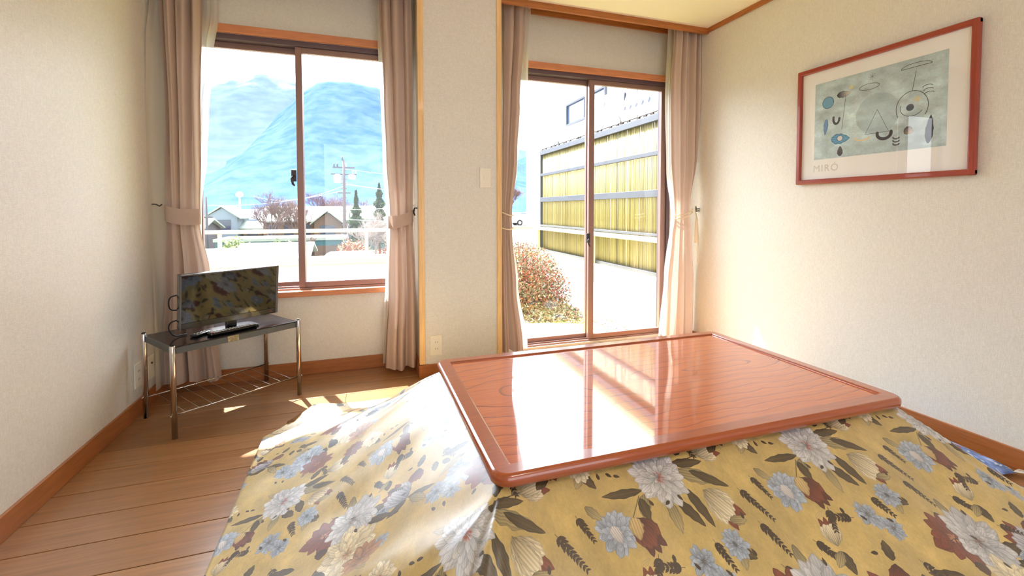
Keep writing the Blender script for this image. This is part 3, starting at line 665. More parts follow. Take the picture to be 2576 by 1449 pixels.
def innerpts(d): return rounded(hx - d, hy - d, 0.003, n8)
rings += [ringv(innerpts(d), z) for d, z in inner]
for a, b in zip(rings, rings[1:]): bridge(a, b)
bm.faces.new(list(reversed(rings[0])))
o = obj('rim', bm, M['rim'], tb)
for p in o.data.polygons: p.use_smooth = abs(p.normal.z) < 0.98
bm = bmesh.new(); box(bm, -hx + rw - 0.002, hx - rw + 0.002, -hy + rw - 0.002, hy - rw + 0.002, T - 0.03, T - 0.0065); obj('top_panel', bm, M['lacq'], tb)
boxes('frame', [(-hx + 0.14, hx - 0.14, -hy + 0.1, -hy + 0.12, 0.29, 0.335), (-hx + 0.14, hx - 0.14, hy - 0.12, hy - 0.1, 0.29, 0.335), (-hx + 0.12, -hx + 0.14, -hy + 0.1, hy - 0.1, 0.29, 0.335), (hx - 0.14, hx - 0.12, -hy + 0.1, hy - 0.1, 0.29, 0.335)], M['rim'], tb)
for sx in (-1, 1):
    for sy in (-1, 1): boxes('leg', [(sx * (hx - 0.17) - 0.025, sx * (hx - 0.17) + 0.025, sy * (hy - 0.15) - 0.025, sy * (hy - 0.15) + 0.025, 0.0, 0.3)], M['rim'], tb)

QX0, QX1, QY0, QY1 = 0.30, 1.66, 0.985, 1.79
EL, ERR, EF, EB = 0.715, 0.56, 0.86, 0.62
def quilt_point(s, t):
    # s, t in cloth units: 0..1 across the table top, outside = flaps
    if s < 0: x = QX0 + s * EL; a = -s
    elif s > 1: x = QX1 + (s - 1) * ERR; a = s - 1
    else: x = QX0 + (QX1 - QX0) * s; a = 0
    if t < 0: y = QY0 + t * EF; b = -t
    elif t > 1: y = QY1 + (t - 1) * EB; b = t - 1
    else: y = QY0 + (QY1 - QY0) * t; b = 0
    d = math.hypot(a, b)
    top = T - 0.036
    if d < 1: 
        h = top - (top - 0.014) * (1 - (1 - d) ** 1.22)
        h -= 0.02 * math.sin(math.pi * min(1, d)) ** 2
    else: h = 0.014
    # soft folds running down the flaps, strongest near the corners
    if a > 0 or b > 0:
        g = math.sin(math.pi * min(1.0, d) ** 0.8) ** 1.0 if d < 1 else 0
        ang = math.atan2(b, a); ca2, sa2 = math.cos(ang) ** 2, math.sin(ang) ** 2
        fa = math.sin(y * 13 + 2.2 * a) + 0.6 * math.sin(y * 29 + 4 * a + 1); fb = math.sin(x * 11 + 2.0 * b) + 0.6 * math.sin(x * 27 + 3 * b + 2)
        fc = math.sin(ang * 13 + 1.2 + 0.8 * d) * 0.55 + math.sin(ang * 6 + 0.5) * 0.6
        h += g * (0.010 * (ca2 * fa + sa2 * fb) + 0.026 * math.sin(2 * ang) * fc)
        if s < 0 and t < 0.45: h += 0.010 * g * (1 - max(0, t) / 0.45) * math.sin(26 * (y + 0.55 * x)) 
        nv = mnoise.noise(Vector((x * 3.1, y * 3.1, 0.3))); n2 = mnoise.noise(Vector((x * 9, y * 9, 4.1)))
        h += (0.010 * nv + 0.004 * n2) * min(1, d * 4) * (1 if d < 1 else 0.5)
    # hem corner by the television stand: curled up, with a dip in front of it
    q = math.hypot(x + 0.36, y - 2.36); h += 0.035 * math.exp(-(q / 0.10) ** 2)
    q = math.hypot(x + 0.20, y - 2.40); h += 0.012 * math.exp(-(q / 0.08) ** 2)
    return x, y, max(h, 0.013)
bm = bmesh.new(); uvl = bm.loops.layers.uv.new('UVMap'); NS, NT = 230, 190
# hem outline bows a little between the corners
vg = []
svals = list(np.concatenate([np.linspace(-1, 0, 90), np.linspace(0, 1, 50)[1:], np.linspace(1, 2, 70)[1:]]))
tvals = list(np.concatenate([np.linspace(-1, 0, 100), np.linspace(0, 1, 40)[1:], np.linspace(1, 2, 70)[1:]]))
for s in svals:
    row = []
    for t in tvals:
        ss, tt = s, t
        if s < -0.75 and t > 1.6:   # rounded hem corner
            k = min(1, (-s - 0.75) / 0.25) * min(1, (t - 1.6) / 0.4); ss = s + 0.16 * k; tt = t - 0.22 * k
        x, y, h = quilt_point(ss, tt)
        row.append((bm.verts.new((x, y, h)), s, t))
    vg.append(row)
TW, TH = 0.50, 0.66
def uvof(s, t):
    x = QX0 + s * EL * 1.10 if s < 0 else (QX1 + (s - 1) * ERR * 1.15 if s > 1 else QX0 + (QX1 - QX0) * s)
    y = QY0 + t * EF * 1.10 if t < 0 else (QY1 + (t - 1) * EB * 1.15 if t > 1 else QY0 + (QY1 - QY0) * t)
    return ((x - 0.47) / TW, (y + 0.268) / TH)
for i in range(len(svals) - 1):
    for j in range(len(tvals) - 1):
        q = (vg[i][j], vg[i + 1][j], vg[i + 1][j + 1], vg[i][j + 1])
        f = bm.faces.new([v[0] for v in q])
        for lp, v in zip(f.loops, q): lp[uvl].uv = uvof(v[1], v[2])
quilt = obj('quilt', bm, M['quilt'], None, True); quilt.data.materials.append(M['quilt_under'])
md = quilt.modifiers.new('thickness', 'SOLIDIFY'); md.thickness = 0.011; md.offset = -1; md.material_offset = 1; md.material_offset_rim = 1
tag(quilt, 'mustard yellow floral quilt spread over the low table and the floor', 'quilt')

# ------------------------------------------------------------------ television stand, television, remote
ANG = math.atan2(0.342, 0.457); SCX, SCY = -0.662, 2.615
LX, LY = 0.2855, 0.174
st = thing('television_stand', 'low black television stand with four chrome tube legs and a wire shelf', 'stand', (SCX, SCY, 0), ANG)
bm = bmesh.new(); box(bm, -LX + 0.004, LX - 0.004, -LY + 0.006, LY - 0.006, 0.368, 0.396, 0.001); obj('board', bm, M['grey_edge'], st)
bm = bmesh.new(); box(bm, -LX + 0.003, LX - 0.003, -LY + 0.005, LY - 0.005, 0.396, 0.402, 0.001); obj('top', bm, M['black_gloss'], st)
bm = bmesh.new(); box(bm, -0.062, -0.012, -LY + 0.0045, -LY + 0.0062, 0.370, 0.397); o = obj('edge_patch', bm, mat('mottled_tan', (150, 136, 104), rough=0.7, var=0.5, vscale=60), st)  # small mottled tan patch on the front edge of the board
for sx in (-1, 1):
    for sy in (-1, 1):
        bm = bmesh.new(); lathe(bm, [(0.0115, 0.0), (0.0115, 0.404), (0.010, 0.409)], sx * LX, sy * LY, 20); lg = obj('leg', bm, M['chrome'], st)
        for p in lg.data.polygons: p.use_smooth = abs(p.normal.z) < 0.5
        bm = bmesh.new(); lathe(bm, [(0.0095, 0.0085), (0.0115, 0.0095), (0.0115, 0.0105)], sx * LX, sy * LY, 16)
        bm.free()
        bm = bmesh.new(); lathe(bm, [(0.0085, 0.409), (0.0088, 0.412), (0.007, 0.414)], sx * LX, sy * LY, 16); obj('cap', bm, M['rubber'], lg)
        bm = bmesh.new(); tube(bm, [(sx * (LX + 0.010), sy * LY, 0.10), (sx * (LX + 0.016), sy * LY, 0.10)], 0.0035, 8); obj('bolt', bm, M['chrome'], lg)
for sy in (-1, 1):
    bm = bmesh.new(); tube(bm, [(-LX, sy * (LY - 0.004), 0.10), (LX, sy * (LY - 0.004), 0.10)], 0.0036, 8); obj('shelf_rail', bm, M['chrome'], st, True)
for k in range(10):
    x = -LX + 0.045 + k * (2 * LX - 0.09) / 9
    bm = bmesh.new(); tube(bm, [(x, -LY + 0.004, 0.1015), (x, LY - 0.004, 0.1015)], 0.0014, 6); obj('shelf_wire', bm, M['chrome'], st, True)

tv = thing('television', 'small flat black television reflecting the floral quilt in its screen', 'television', (-0.625, 2.575, 0.402), ANG)
tv.rotation_euler = (0, 0, ANG)
def TILT(*a, **k): return tilt(boxes(*a, **k))
hw = 0.2265
def tilt(o):
    o.data.transform(Matrix.Translation((0, 0.005, 0.05)) @ Matrix.Rotation(math.radians(5), 4, 'X') @ Matrix.Translation((0, -0.005, -0.05))); return o
TILT('housing', [(-hw, hw, -0.008, 0.022, 0.045, 0.302)], M['tv_black'], tv, bev=0.003)
TILT('back_cover', [(-hw + 0.03, hw - 0.03, 0.02, 0.042, 0.06, 0.27)], M['tv_black'], tv, bev=0.008)
bz = TILT('bezel', [(-hw, -hw + 0.007, -0.012, -0.007, 0.045, 0.302), (hw - 0.012, hw, -0.012, -0.007, 0.045, 0.302), (-hw, hw, -0.012, -0.007, 0.296, 0.302)], M['tv_side'], tv, bev=0.0008)
TILT('lower_bezel', [(-hw + 0.007, hw - 0.012, -0.0125, -0.007, 0.045, 0.073)], M['tv_black'], tv, bev=0.0008)
TILT('screen', [(-hw + 0.007, hw - 0.012, -0.010, -0.007, 0.073, 0.296)], M['screen'], tv)
boxes('neck', [(-0.024, 0.024, -0.004, 0.018, 0.010, 0.06)], M['tv_black'], tv, bev=0.004)
bm = bmesh.new()
pts = rounded(0.115, 0.062, 0.03, 6)
a = [bm.verts.new((x, y, 0.001)) for x, y in pts]; b = [bm.verts.new((x, y, 0.008)) for x, y in pts]; c = [bm.verts.new((x * 0.95, y * 0.92, 0.011)) for x, y in pts]
for q, w_ in ((a, b), (b, c)):
    for i in range(len(pts)): bm.faces.new((q[i], q[(i + 1) % len(pts)], w_[(i + 1) % len(pts)], w_[i]))
bm.faces.new(c); bm.faces.new(list(reversed(a))); obj('base', bm, M['tv_black'], tv)
TILT('standby_light', [(hw - 0.04, hw - 0.034, -0.0132, -0.0124, 0.056, 0.060)], mat('red_led', (170, 30, 30), rough=0.4), tv)
for pts in ([(-hw + 0.03, 0.035, 0.20), (-hw - 0.012, 0.04, 0.195), (-hw - 0.022, 0.04, 0.165), (-hw - 0.012, 0.04, 0.135), (-hw + 0.03, 0.035, 0.13)], [(-hw + 0.03, 0.035, 0.085), (-hw - 0.014, 0.045, 0.075), (-hw - 0.02, 0.05, 0.04), (-hw + 0.005, 0.05, 0.008), (-hw + 0.06, 0.06, 0.005)]):
    q = []
    for i in range(len(pts) - 1):
        for k in range(6):
            t = k / 6; p0 = Vector(pts[max(i - 1, 0)]); p1 = Vector(pts[i]); p2 = Vector(pts[i + 1]); p3 = Vector(pts[min(i + 2, len(pts) - 1)])
            q.append(0.5 * ((2 * p1) + (-p0 + p2) * t + (2 * p0 - 5 * p1 + 4 * p2 - p3) * t * t + (-p0 + 3 * p1 - 3 * p2 + p3) * t ** 3))
    bm = bmesh.new(); tube(bm, q, 0.0032, 6); obj('cable', bm, M['rubber'], tv, True)

rm = thing('remote_control', 'long black remote control lying in front of the television', 'remote control', (-0.613, 2.517, 0.402), ANG + 0.04)
boxes('body', [(-0.10, 0.115, -0.021, 0.021, 0.002, 0.016)], M['tv_black'], rm, bev=0.005)
M['btn'] = mat('grey_button', (190, 190, 186), rough=0.5); M['btn_red'] = mat('red_button', (180, 50, 40), rough=0.5); M['btn_blue'] = mat('blue_button', (60, 100, 170), rough=0.5)
for i in range(13):
    for j in range(3):
        x, y = -0.088 + i * 0.0148, -0.012 + j * 0.012
        boxes('button', [(x - 0.0042, x + 0.0042, y - 0.0035, y + 0.0035, 0.0155, 0.018)], M['btn_red'] if (i == 0 and j == 0) else (M['btn_blue'] if i == 8 and j == 1 else M['btn']), rm, bev=0.0008)
rm2 = thing('remote_control', 'short black remote control left of the television foot on the stand', 'remote control', (-0.735, 2.495, 0.402), ANG + 0.5)
boxes('body', [(-0.045, 0.045, -0.018, 0.018, 0.001, 0.013)], M['tv_black'], rm2, bev=0.004)
for i in range(4):
    for j in range(2): boxes('button', [(-0.034 + i * 0.02, -0.026 + i * 0.02, -0.010 + j * 0.013, -0.004 + j * 0.013, 0.0125, 0.0145)], M['btn'], rm2, bev=0.0006)

# ------------------------------------------------------------------ switch and sockets
def plate(name, label, cat, loc, rotz, w, h, kind):
    t = thing(name, label, cat, loc, rotz)
    boxes('plate', [(-w / 2, w / 2, -0.006, 0.0, -h / 2, h / 2)], M['plate'], t, bev=0.002)
    if kind == 'switch':
        boxes('rocker', [(-0.009, 0.009, -0.009, -0.005, -0.012, 0.012)], M['plate'], t, bev=0.001)
        boxes('rocker_frame', [(-0.016, 0.016, -0.0068, -0.0055, -0.036, 0.036)], M['plate'], t, bev=0.0005)
    if kind == 'socket':
        boxes('rocker_frame', [(-0.016, 0.016, -0.0068, -0.0055, -0.038, 0.038)], M['plate'], t, bev=0.0005)
        for z in (-0.02, 0.02):
            for x in (-0.0062, 0.0062): boxes('slot', [(x - 0.001, x + 0.001, -0.0074, -0.0067, z - 0.0045, z + 0.0045)], M['plate_dark'], t)
    if kind == 'jack':
        bm = bmesh.new(); tube(bm, [(0, -0.011, 0.02), (0, -0.005, 0.02)], 0.005, 12); obj('jack', bm, M['plate_dark'], t)
    return t
plate('light_switch', 'ivory light switch plate on the pillar near its right edge', 'switch', (0.722, YP + 0.004, 1.194), 0, 0.07, 0.12, 'switch')
plate('wall_socket', 'ivory wall socket low on the pillar beside the table corner', 'socket', (0.416, YP + 0.004, 0.190), 0, 0.07, 0.12, 'socket')
plate('wall_socket', 'ivory wall socket on the left wall beside the rear stand leg', 'socket', (XL, 2.633, 0.196), math.radians(90), 0.07, 0.12, 'socket')
plate('aerial_socket', 'ivory aerial socket plate on the left wall near the drape', 'socket', (XL, 2.775, 0.19), math.radians(90), 0.07, 0.12, 'jack')

# ------------------------------------------------------------------ picture on the right wall
pt = thing('framed_picture', 'red wooden framed abstract print with white mat hanging on the right wall', 'picture', (XR, 1.54, 1.457))
HY, HZ, FW = 0.397, 0.317, 0.026
def pbox(nm, lst, m, par=pt, bev=0.0): return boxes(nm, lst, m, par, bev)
for nm, b in (('frame_rail', (-0.026, 0.0, -HY, HY, HZ - FW, HZ)), ('frame_rail', (-0.026, 0.0, -HY, HY, -HZ, -HZ + FW)), ('frame_stile', (-0.0262, 0.0, -HY, -HY + FW, -HZ, HZ)), ('frame_stile', (-0.0262, 0.0, HY - FW, HY, -HZ, HZ))):
    pbox(nm, [b], M['frame_red'], bev=0.006)
pbox('mat', [(-0.012, -0.002, -HY + 0.02, HY - 0.02, -HZ + 0.02, HZ - 0.02)], M['matboard'])
bm = bmesh.new(); uvl = bm.loops.layers.uv.new('UVMap')
ya, yb, za, zb = 1.838 - 1.54, 1.246 - 1.54, 1.272 - 1.457, 1.682 - 1.457
vs = [bm.verts.new(p) for p in ((-0.0128, ya, za), (-0.0128, yb, za), (-0.0128, yb, zb), (-0.0128, ya, zb))]
f = bm.faces.new(vs)
for lp, uv in zip(f.loops, ((0, 0), (1, 0), (1, 1), (0, 1))): lp[uvl].uv = uv
vb = [bm.verts.new((-0.0122, v.co.y, v.co.z)) for v in vs]
bm.faces.new(list(reversed(vb)))
for i in range(4): bm.faces.new((vs[(i + 1) % 4], vs[i], vb[i], vb[(i + 1) % 4]))
obj('print', bm, M['print'], pt)
pbox('glass', [(-0.0175, -0.0160, -HY + 0.022, HY - 0.022, -HZ + 0.022, HZ - 0.022)], M['pglass'])
cu = bpy.data.curves.new('lettering', 'FONT'); cu.body = 'MIR\u00d3'; cu.size = 0.052; cu.extrude = 0.0002; cu.space_character = 1.15
lt_ = bpy.data.objects.new('lettering', cu); COL.objects.link(lt_); lt_.parent = pt
lt_.rotation_euler = (math.radians(90), 0, math.radians(-90)); lt_.location = (-0.0124, ya + 0.004, za - 0.066)
cu.materials.append(mat('pale_grey_ink', (214, 212, 208), rough=0.8))
lm = bpy.data.meshes.new_from_object(lt_.evaluated_get(bpy.context.evaluated_depsgraph_get())); l2 = bpy.data.objects.new('print_lettering', lm); COL.objects.link(l2)
l2.parent = pt; l2.rotation_euler = lt_.rotation_euler; l2.location = lt_.location; bpy.data.objects.remove(lt_); l2.name = 'lettering'

# ------------------------------------------------------------------ cushion between quilt and right wall
bm = bmesh.new(); uvl = bm.loops.layers.uv.new('UVMap'); N = 28; top = []; bot = []
for i in range(N + 1):
    r1, r2 = [], []
    for j in range(N + 1):
        a, b = -1 + 2 * i / N, -1 + 2 * j / N
        h = (max(0, 1 - abs(a) ** 3.0) * max(0, 1 - abs(b) ** 3.0)) ** 0.5
        x = a * 0.26 * (1 - 0.05 * (1 - b * b)); y = b * 0.26 * (1 - 0.05 * (1 - a * a))
        r1.append(bm.verts.new((x, y, 0.012 + 0.052 * h))); r2.append(bm.verts.new((x, y, 0.010 - 0.008 * h)) if 0 < i < N and 0 < j < N else r1[-1])
    top.append(r1); bot.append(r2)
for g, flip in ((top, False), (bot, True)):
    for i in range(N):
        for j in range(N):
            q = [g[i][j], g[i + 1][j], g[i + 1][j + 1], g[i][j + 1]]
            if flip:
                if len({v for v in q}) < 4: continue
                q.reverse()
            try: f = bm.faces.new(q)
            except ValueError: continue
            for lp in f.loops: lp[uvl].uv = (lp.vert.co.x / 0.3, lp.vert.co.y / 0.3)
cu_t = thing('floor_cushion', 'flat blue floral floor cushion squeezed between the quilt and the right wall', 'cushion', (2.085, 1.24, 0.003), math.radians(-4))
obj('cover', bm, M['cushion'], cu_t, True)
M['tassel'] = mat('white_tassel', (226, 220, 208), rough=0.9)
for sx in (-1, 1):
    bm = bmesh.new()
    for k in range(16):
        a = rnd.uniform(-0.5, 0.5) + (0 if sx > 0 else math.pi); l = rnd.uniform(0.05, 0.085)
        x0, y0 = sx * 0.245, -0.25
        tube(bm, [(x0, y0, 0.012), (x0 + l * 0.5 * math.cos(a), y0 - 0.2 * l + l * 0.5 * math.sin(a), 0.014), (x0 + l * math.cos(a), y0 - 0.5 * l + l * math.sin(a), 0.004)], [0.0016, 0.0014, 0.0008], 4)
    tg = obj('tassel', bm, M['tassel'], cu_t)

# ------------------------------------------------------------------ outside: terrace garden
GZ = -0.30; PX = 2.80; PY = 7.15
M['parapet'] = mat('white_render', (236, 238, 238), rough=0.9, bump=0.3, bscale=60)
M['cap'] = mat('cream_painted_cap', (226, 216, 172), rough=0.5)
M['soil'] = mat('garden_soil', (120, 112, 84), rough=1.0, rgb2=(74, 60, 44), vscale=14, bump=1.0, bscale=60)
M['moss'] = mat('yellow_moss', (176, 178, 72), rough=1.0, rgb2=(120, 136, 56), vscale=20, bump=1.0, bscale=90)
M['gutter'] = mat('concrete_gutter', (128, 132, 142), rough=0.9, var=0.1)
M['screen_metal'] = mat('grey_screen_metal', (72, 74, 80), rough=0.45, metal=0.3)
M['exterior'] = mat('exterior_wall', (226, 222, 210), rough=0.9)
structure(boxes('terrace_ground', [(-7.0, PX, YF + 0.13, PY, GZ - 0.2, GZ)], M['soil']))
structure(boxes('concrete_gutter', [(PX - 0.32, PX - 0.09, YF + 0.13, PY - 0.2, GZ - 0.01, GZ + 0.012)], M['gutter'], bev=0.004), 'grey concrete gutter strip along the white parapet')
structure(boxes('roof_eave', [(-2.5, 3.2, YF + 0.13, 3.88, 2.80, 2.92)], M['exterior']))
def parapet(name, x0, x1, y0, y1, label, along):
    o = thing(name, label, 'parapet', ((x0 + x1) / 2, (y0 + y1) / 2, GZ - 3.0)); L = Vector(o.location)
    def q(nm, b, m, bev=0.006):
        p = boxes(nm, [b], m, None, bev); p.data.transform(Matrix.Translation(-L)); p.parent = o
    q('wall', (x0, x1, y0, y1, GZ - 3.2, 0.19), M['parapet'], 0.0)
    q('coping', (x0 - 0.03, x1 + 0.03, y0 - 0.03, y1 + 0.03, 0.19, 0.305), M['cap'])
    posts = []
    if along == 'x':
        ps = [(-5.75, PY + 0.06), (-3.81, PY + 0.06), (-1.87, PY + 0.06), (0.07, PY + 0.06), (2.02, PY + 0.06)]
        q('rail', (x0, x1, y0 + 0.02, y1 - 0.02, 0.665, 0.715), M['cap'])
    else:
        ps = [(PX + 0.05, 7.1), (PX + 0.05, 5.2), (PX + 0.05, 3.3)]
        q('rail', (x0 + 0.0, x0 + 0.06, y0, y1, 0.665, 0.715), M['cap'])
    for (a, b) in ps: q('post', (a - 0.022, a + 0.022, b - 0.022, b + 0.022, 0.30, 0.67), M['cap'], 0.003)
    return o
parapet('parapet', -7.0, PX + 0.15, PY, PY + 0.15, 'white parapet with cream coping and railing crossing in front of the town', 'x')
parapet('parapet', PX, PX + 0.15, YF + 0.13, PY, 'white parapet with cream coping running out under the bamboo screen', 'y')

# bamboo screen standing on the side parapet
sc_ = thing('bamboo_screen', 'tall yellow bamboo reed screen in a grey metal frame beyond the garden window', 'screen', (PX + 0.11, 5.2, 0.305))
def sb(nm, b, m=None, bev=0.003):
    o = boxes(nm, [b], m or M['screen_metal'], None, bev); o.data.transform(Matrix.Translation((-(PX + 0.11), -5.2, -0.305))); o.parent = sc_; return o
SX = PX + 0.11; SY0, SY1 = 3.12, 7.1; STOP = 1.985
for y in (SY0, 3.72, 5.4, SY1): sb('post', (SX - 0.03, SX + 0.03, y - 0.022, y + 0.022, 0.305, STOP))
sb('rail', (SX - 0.035, SX + 0.02, SY0, SY1, STOP - 0.07, STOP))
sb('rail', (SX - 0.032, SX + 0.0, SY0, SY1, 1.56, 1.605))
sb('rail', (SX - 0.034, SX + 0.0, SY0, SY1, 1.13, 1.205))
sb('rail', (SX - 0.032, SX + 0.0, SY0, SY1, 0.72, 0.75))
sb('rail', (SX - 0.035, SX + 0.02, SY0, SY1, 0.305, 0.345))
reed_mats = [mat('bamboo_reed', [v * 0.70 for v in c], rough=0.5, var=0.12, vscale=5, vstretch=(30, 30, 1)) for c in ((190, 172, 92), (166, 150, 76), (206, 190, 112), (128, 116, 62))]
bms = [bmesh.new() for _ in reed_mats]; y = SY0 + 0.03
while y < SY1 - 0.03:
    bmr = bms[rnd.choices(range(4), (5, 4, 4, 2))[0]]; w_ = rnd.uniform(0.0035, 0.0052); lx = SX + 0.008 + rnd.uniform(-0.002, 0.002); dy = rnd.uniform(-0.004, 0.004)
    tube(bmr, [(lx, y, 0.33), (lx, y + dy, 1.94 + rnd.uniform(-0.005, 0.005))], w_, 5); y += w_ * 2 + 0.0006
for k, b in enumerate(bms):
    o = obj('reeds', b, reed_mats[k], None, True); o.data.transform(Matrix.Translation((-(PX + 0.11), -5.2, -0.305))); o.parent = sc_; o['kind'] = 'stuff'
# wire and dry vine along the top of the screen
M['vine'] = mat('dry_vine', (52, 44, 40), rough=0.9)
bm = bmesh.new(); tube(bm, [(SX, SY0, STOP + 0.035), (SX, SY1, STOP + 0.03)], 0.006, 6); wi = obj('vine', bm, M['vine'], None)
tag(wi, 'dark dry vine creeping on a rod along the top of the bamboo screen', 'vine')
bm = bmesh.new()
for k in range(26):
    y = SY0 + 0.15 + k * 0.15 + rnd.uniform(-0.05, 0.05); p = Vector((SX, y, STOP + rnd.uniform(0.0, 0.03))); pts = [p.copy()]
    d = Vector((0, rnd.choice((-1, 1)), rnd.uniform(-0.2, 1.2))).normalized()
    for i in range(rnd.randint(3, 7)):
        d = (d + Vector((rnd.uniform(-0.4, 0.4), rnd.uniform(-0.7, 0.7), rnd.uniform(-0.6, 0.5)))).normalized(); p = p + d * 0.028; p.z = max(p.z, STOP + 0.004); pts.append(p.copy())
    tube(bm, pts, [0.006 * (1 - i / (len(pts) + 1)) + 0.001 for i in range(len(pts))], 5)
    box(bm, SX - 0.01, SX + 0.01, y - 0.02, y + 0.03, STOP, STOP + 0.03)
obj('twig', bm, M['vine'], wi)['kind'] = 'stuff'

# shrubs, moss and litter
def leaf_cloud(name, pts, size, mats, weights, parent=None, flat=False):
    groups = [([], []) for _ in mats]
    for p in pts:
        g = rnd.choices(range(len(mats)), weights)[0]; V, F = groups[g]; s = size * rnd.uniform(0.6, 1.3)
        if flat: a = rnd.uniform(0, 6.28); d1 = Vector((math.cos(a), math.sin(a), rnd.uniform(-0.25, 0.25))); d2 = Vector((-d1.y, d1.x, rnd.uniform(-0.3, 0.3)))
        else:
            d1 = Vector((rnd.gauss(0, 1), rnd.gauss(0, 1), rnd.gauss(0, 1))).normalized(); d2 = d1.orthogonal().normalized()
            q = rnd.uniform(0, 6.28); d2 = (d2 * math.cos(q) + d1.cross(d2) * math.sin(q))
        i = len(V); P = Vector(p); V += [P - d1 * s, P + d2 * s * 0.42, P + d1 * s, P - d2 * s * 0.42]; F.append((i, i + 1, i + 2, i + 3))
    out = []
    for (V, F), m in zip(groups, mats):
        if not V: continue
        me = bpy.data.meshes.new(name); me.from_pydata(V, [], F); out.append(link_mesh(name, me, m, parent)); out[-1]['kind'] = 'stuff'
    return out
LM = {k: mat(k, c, rough=0.8, trans=0.25) for k, c in {'leaf_red': (150, 76, 60), 'leaf_green': (86, 98, 62), 'leaf_brown': (140, 104, 76), 'leaf_pale': (178, 170, 138), 'leaf_orange': (172, 106, 70), 'conifer_green': (58, 78, 56), 'olive_green': (112, 124, 70)}.items()}
M['bark'] = mat('twig_bark', (110, 92, 80), rough=0.9); M['bark_pale'] = mat('pale_bark', (150, 138, 130), rough=0.9); M['bark_pink'] = mat('pinkish_bark', (112, 86, 84), rough=0.9)
def shrub(name, label, c, r, h, n, mats, weights, size, seed, twigs=60, cat='shrub'):
    t = thing(name, label, cat, c); pts = []
    while len(pts) < n:
        v = Vector((rnd.uniform(-1, 1), rnd.uniform(-1, 1), rnd.uniform(0, 1)))
        if not (0.45 < v.length < 1.0 + 0.1 * mnoise.noise(v * 3 + Vector((seed, 0, 0)))): continue
        b = 1 + 0.18 * mnoise.noise(v * 2.2 + Vector((seed, 3, 0)))
        pts.append((v.x * r * b, v.y * r * b, v.z * h * b))
    for o in leaf_cloud('foliage', pts, size, mats, weights, t): pass
    bm = bmesh.new()
    for k in range(twigs):
        a = rnd.uniform(0, 6.28); e_ = rnd.uniform(0.15, 1.5); d = Vector((math.cos(a) * math.cos(e_) * r, math.sin(a) * math.cos(e_) * r, math.sin(e_) * h)) * rnd.uniform(0.8, 1.08)
        m_ = d * 0.5 + Vector((rnd.gauss(0, 0.05), rnd.gauss(0, 0.05), 0.02)) * r
        tube(bm, [(0.05 * r * math.cos(a), 0.05 * r * math.sin(a), 0), m_, d], [0.012 * r, 0.007 * r, 0.003 * r], 4)
    obj('branches', bm, M['bark'], t)['kind'] = 'stuff'
    return t
shrub('azalea_bush', 'rounded reddish brown azalea bush against the white parapet', (2.02, 5.55, GZ), 0.62, 0.84, 15000, [LM['leaf_red'], LM['leaf_green'], LM['leaf_brown'], LM['leaf_orange'], LM['leaf_pale']], (3, 4, 4, 2, 2), 0.019, 2.0, 160)
shrub('creeping_plant', 'low grey green creeping plant in front of the azalea bush', (2.15, 4.98, GZ), 0.42, 0.16, 2600, [LM['leaf_green'], LM['leaf_brown'], LM['leaf_pale']], (4, 3, 2), 0.018, 5.0, 50)
shrub('azalea_bush', 'smaller azalea bush left of the rounded one, half behind the drape', (1.25, 6.1, GZ), 0.5, 0.7, 5000, [LM['leaf_red'], LM['leaf_green'], LM['leaf_brown']], (3, 4, 4), 0.019, 9.0, 80)
# moss mound
bm = bmesh.new(); g = []
for i in range(41):
    row = []
    for j in range(25):
        a, b = i / 40 * 2 - 1, j / 24 * 2 - 1; h = max(0, 1 - a * a - b * b) ** 0.6
        row.append(bm.verts.new((1.2 + a * 1.35, 4.25 + b * 0.55, GZ + 0.002 + 0.07 * h + 0.02 * h * mnoise.noise(Vector((a * 6, b * 4, 0))))))
    g.append(row)
for i in range(40):
    for j in range(24): bm.faces.new((g[i][j], g[i + 1][j], g[i + 1][j + 1], g[i][j + 1]))
mo = obj('moss', bm, M['moss'], None, True); tag(mo, 'bright yellow green moss patch on the garden ground', 'moss', kind='stuff')
pts = []
for _ in range(5200):
    x = rnd.uniform(0.6, 2.72); y = rnd.uniform(3.2, 5.3)
    if ((x - 1.2) / 1.25) ** 2 + ((y - 4.25) / 0.5) ** 2 < 1 and rnd.random() < 0.93: continue
    pts.append((x, y, GZ + rnd.uniform(0.008, 0.03)))
ll = bpy.data.objects.new('leaf_litter', None); COL.objects.link(ll); tag(ll, 'dry reddish brown fallen leaves scattered over the garden ground', 'leaf litter', kind='stuff')
for o in leaf_cloud('fallen_leaves', pts, 0.022, [LM['leaf_brown'], LM['leaf_orange'], LM['leaf_pale'], LM['leaf_red']], (4, 4, 3, 2), ll, True): pass

# ------------------------------------------------------------------ white neighbour building
M['white_bld'] = mat('white_building_render', (238, 238, 236), rough=0.9)
M['bld_glass'] = mat('building_window_glass', (70, 92, 122), rough=0.08, spec=1.0)
M['bld_frame'] = mat('building_window_frame', (78, 80, 92), rough=0.5)
M['shutter'] = mat('pale_blue_shutter', (190, 204, 216), rough=0.6)
nb = thing('white_building', 'white rendered house with dark framed windows and baluster balconies behind the bamboo screen', 'building', (12.0, 20.0, -3.5)); NL = Vector(nb.location)
def nbx(nm, lst, m, par=nb, bev=0.0):
    o = boxes(nm, lst, m, None, bev); o.data.transform(Matrix.Translation(-NL)); o.parent = par; return o
nbx('wall', [(10.0, 16.0, 11.0, 27.0, -3.5, 7.0)], M['white_bld']); nbx('roof', [(9.2, 16.8, 10.0, 28.0, 7.15, 7.5)], M['cap'], bev=0.05); nbx('cornice', [(9.7, 10.0, 10.6, 27.4, 6.85, 7.15)], M['white_bld'])
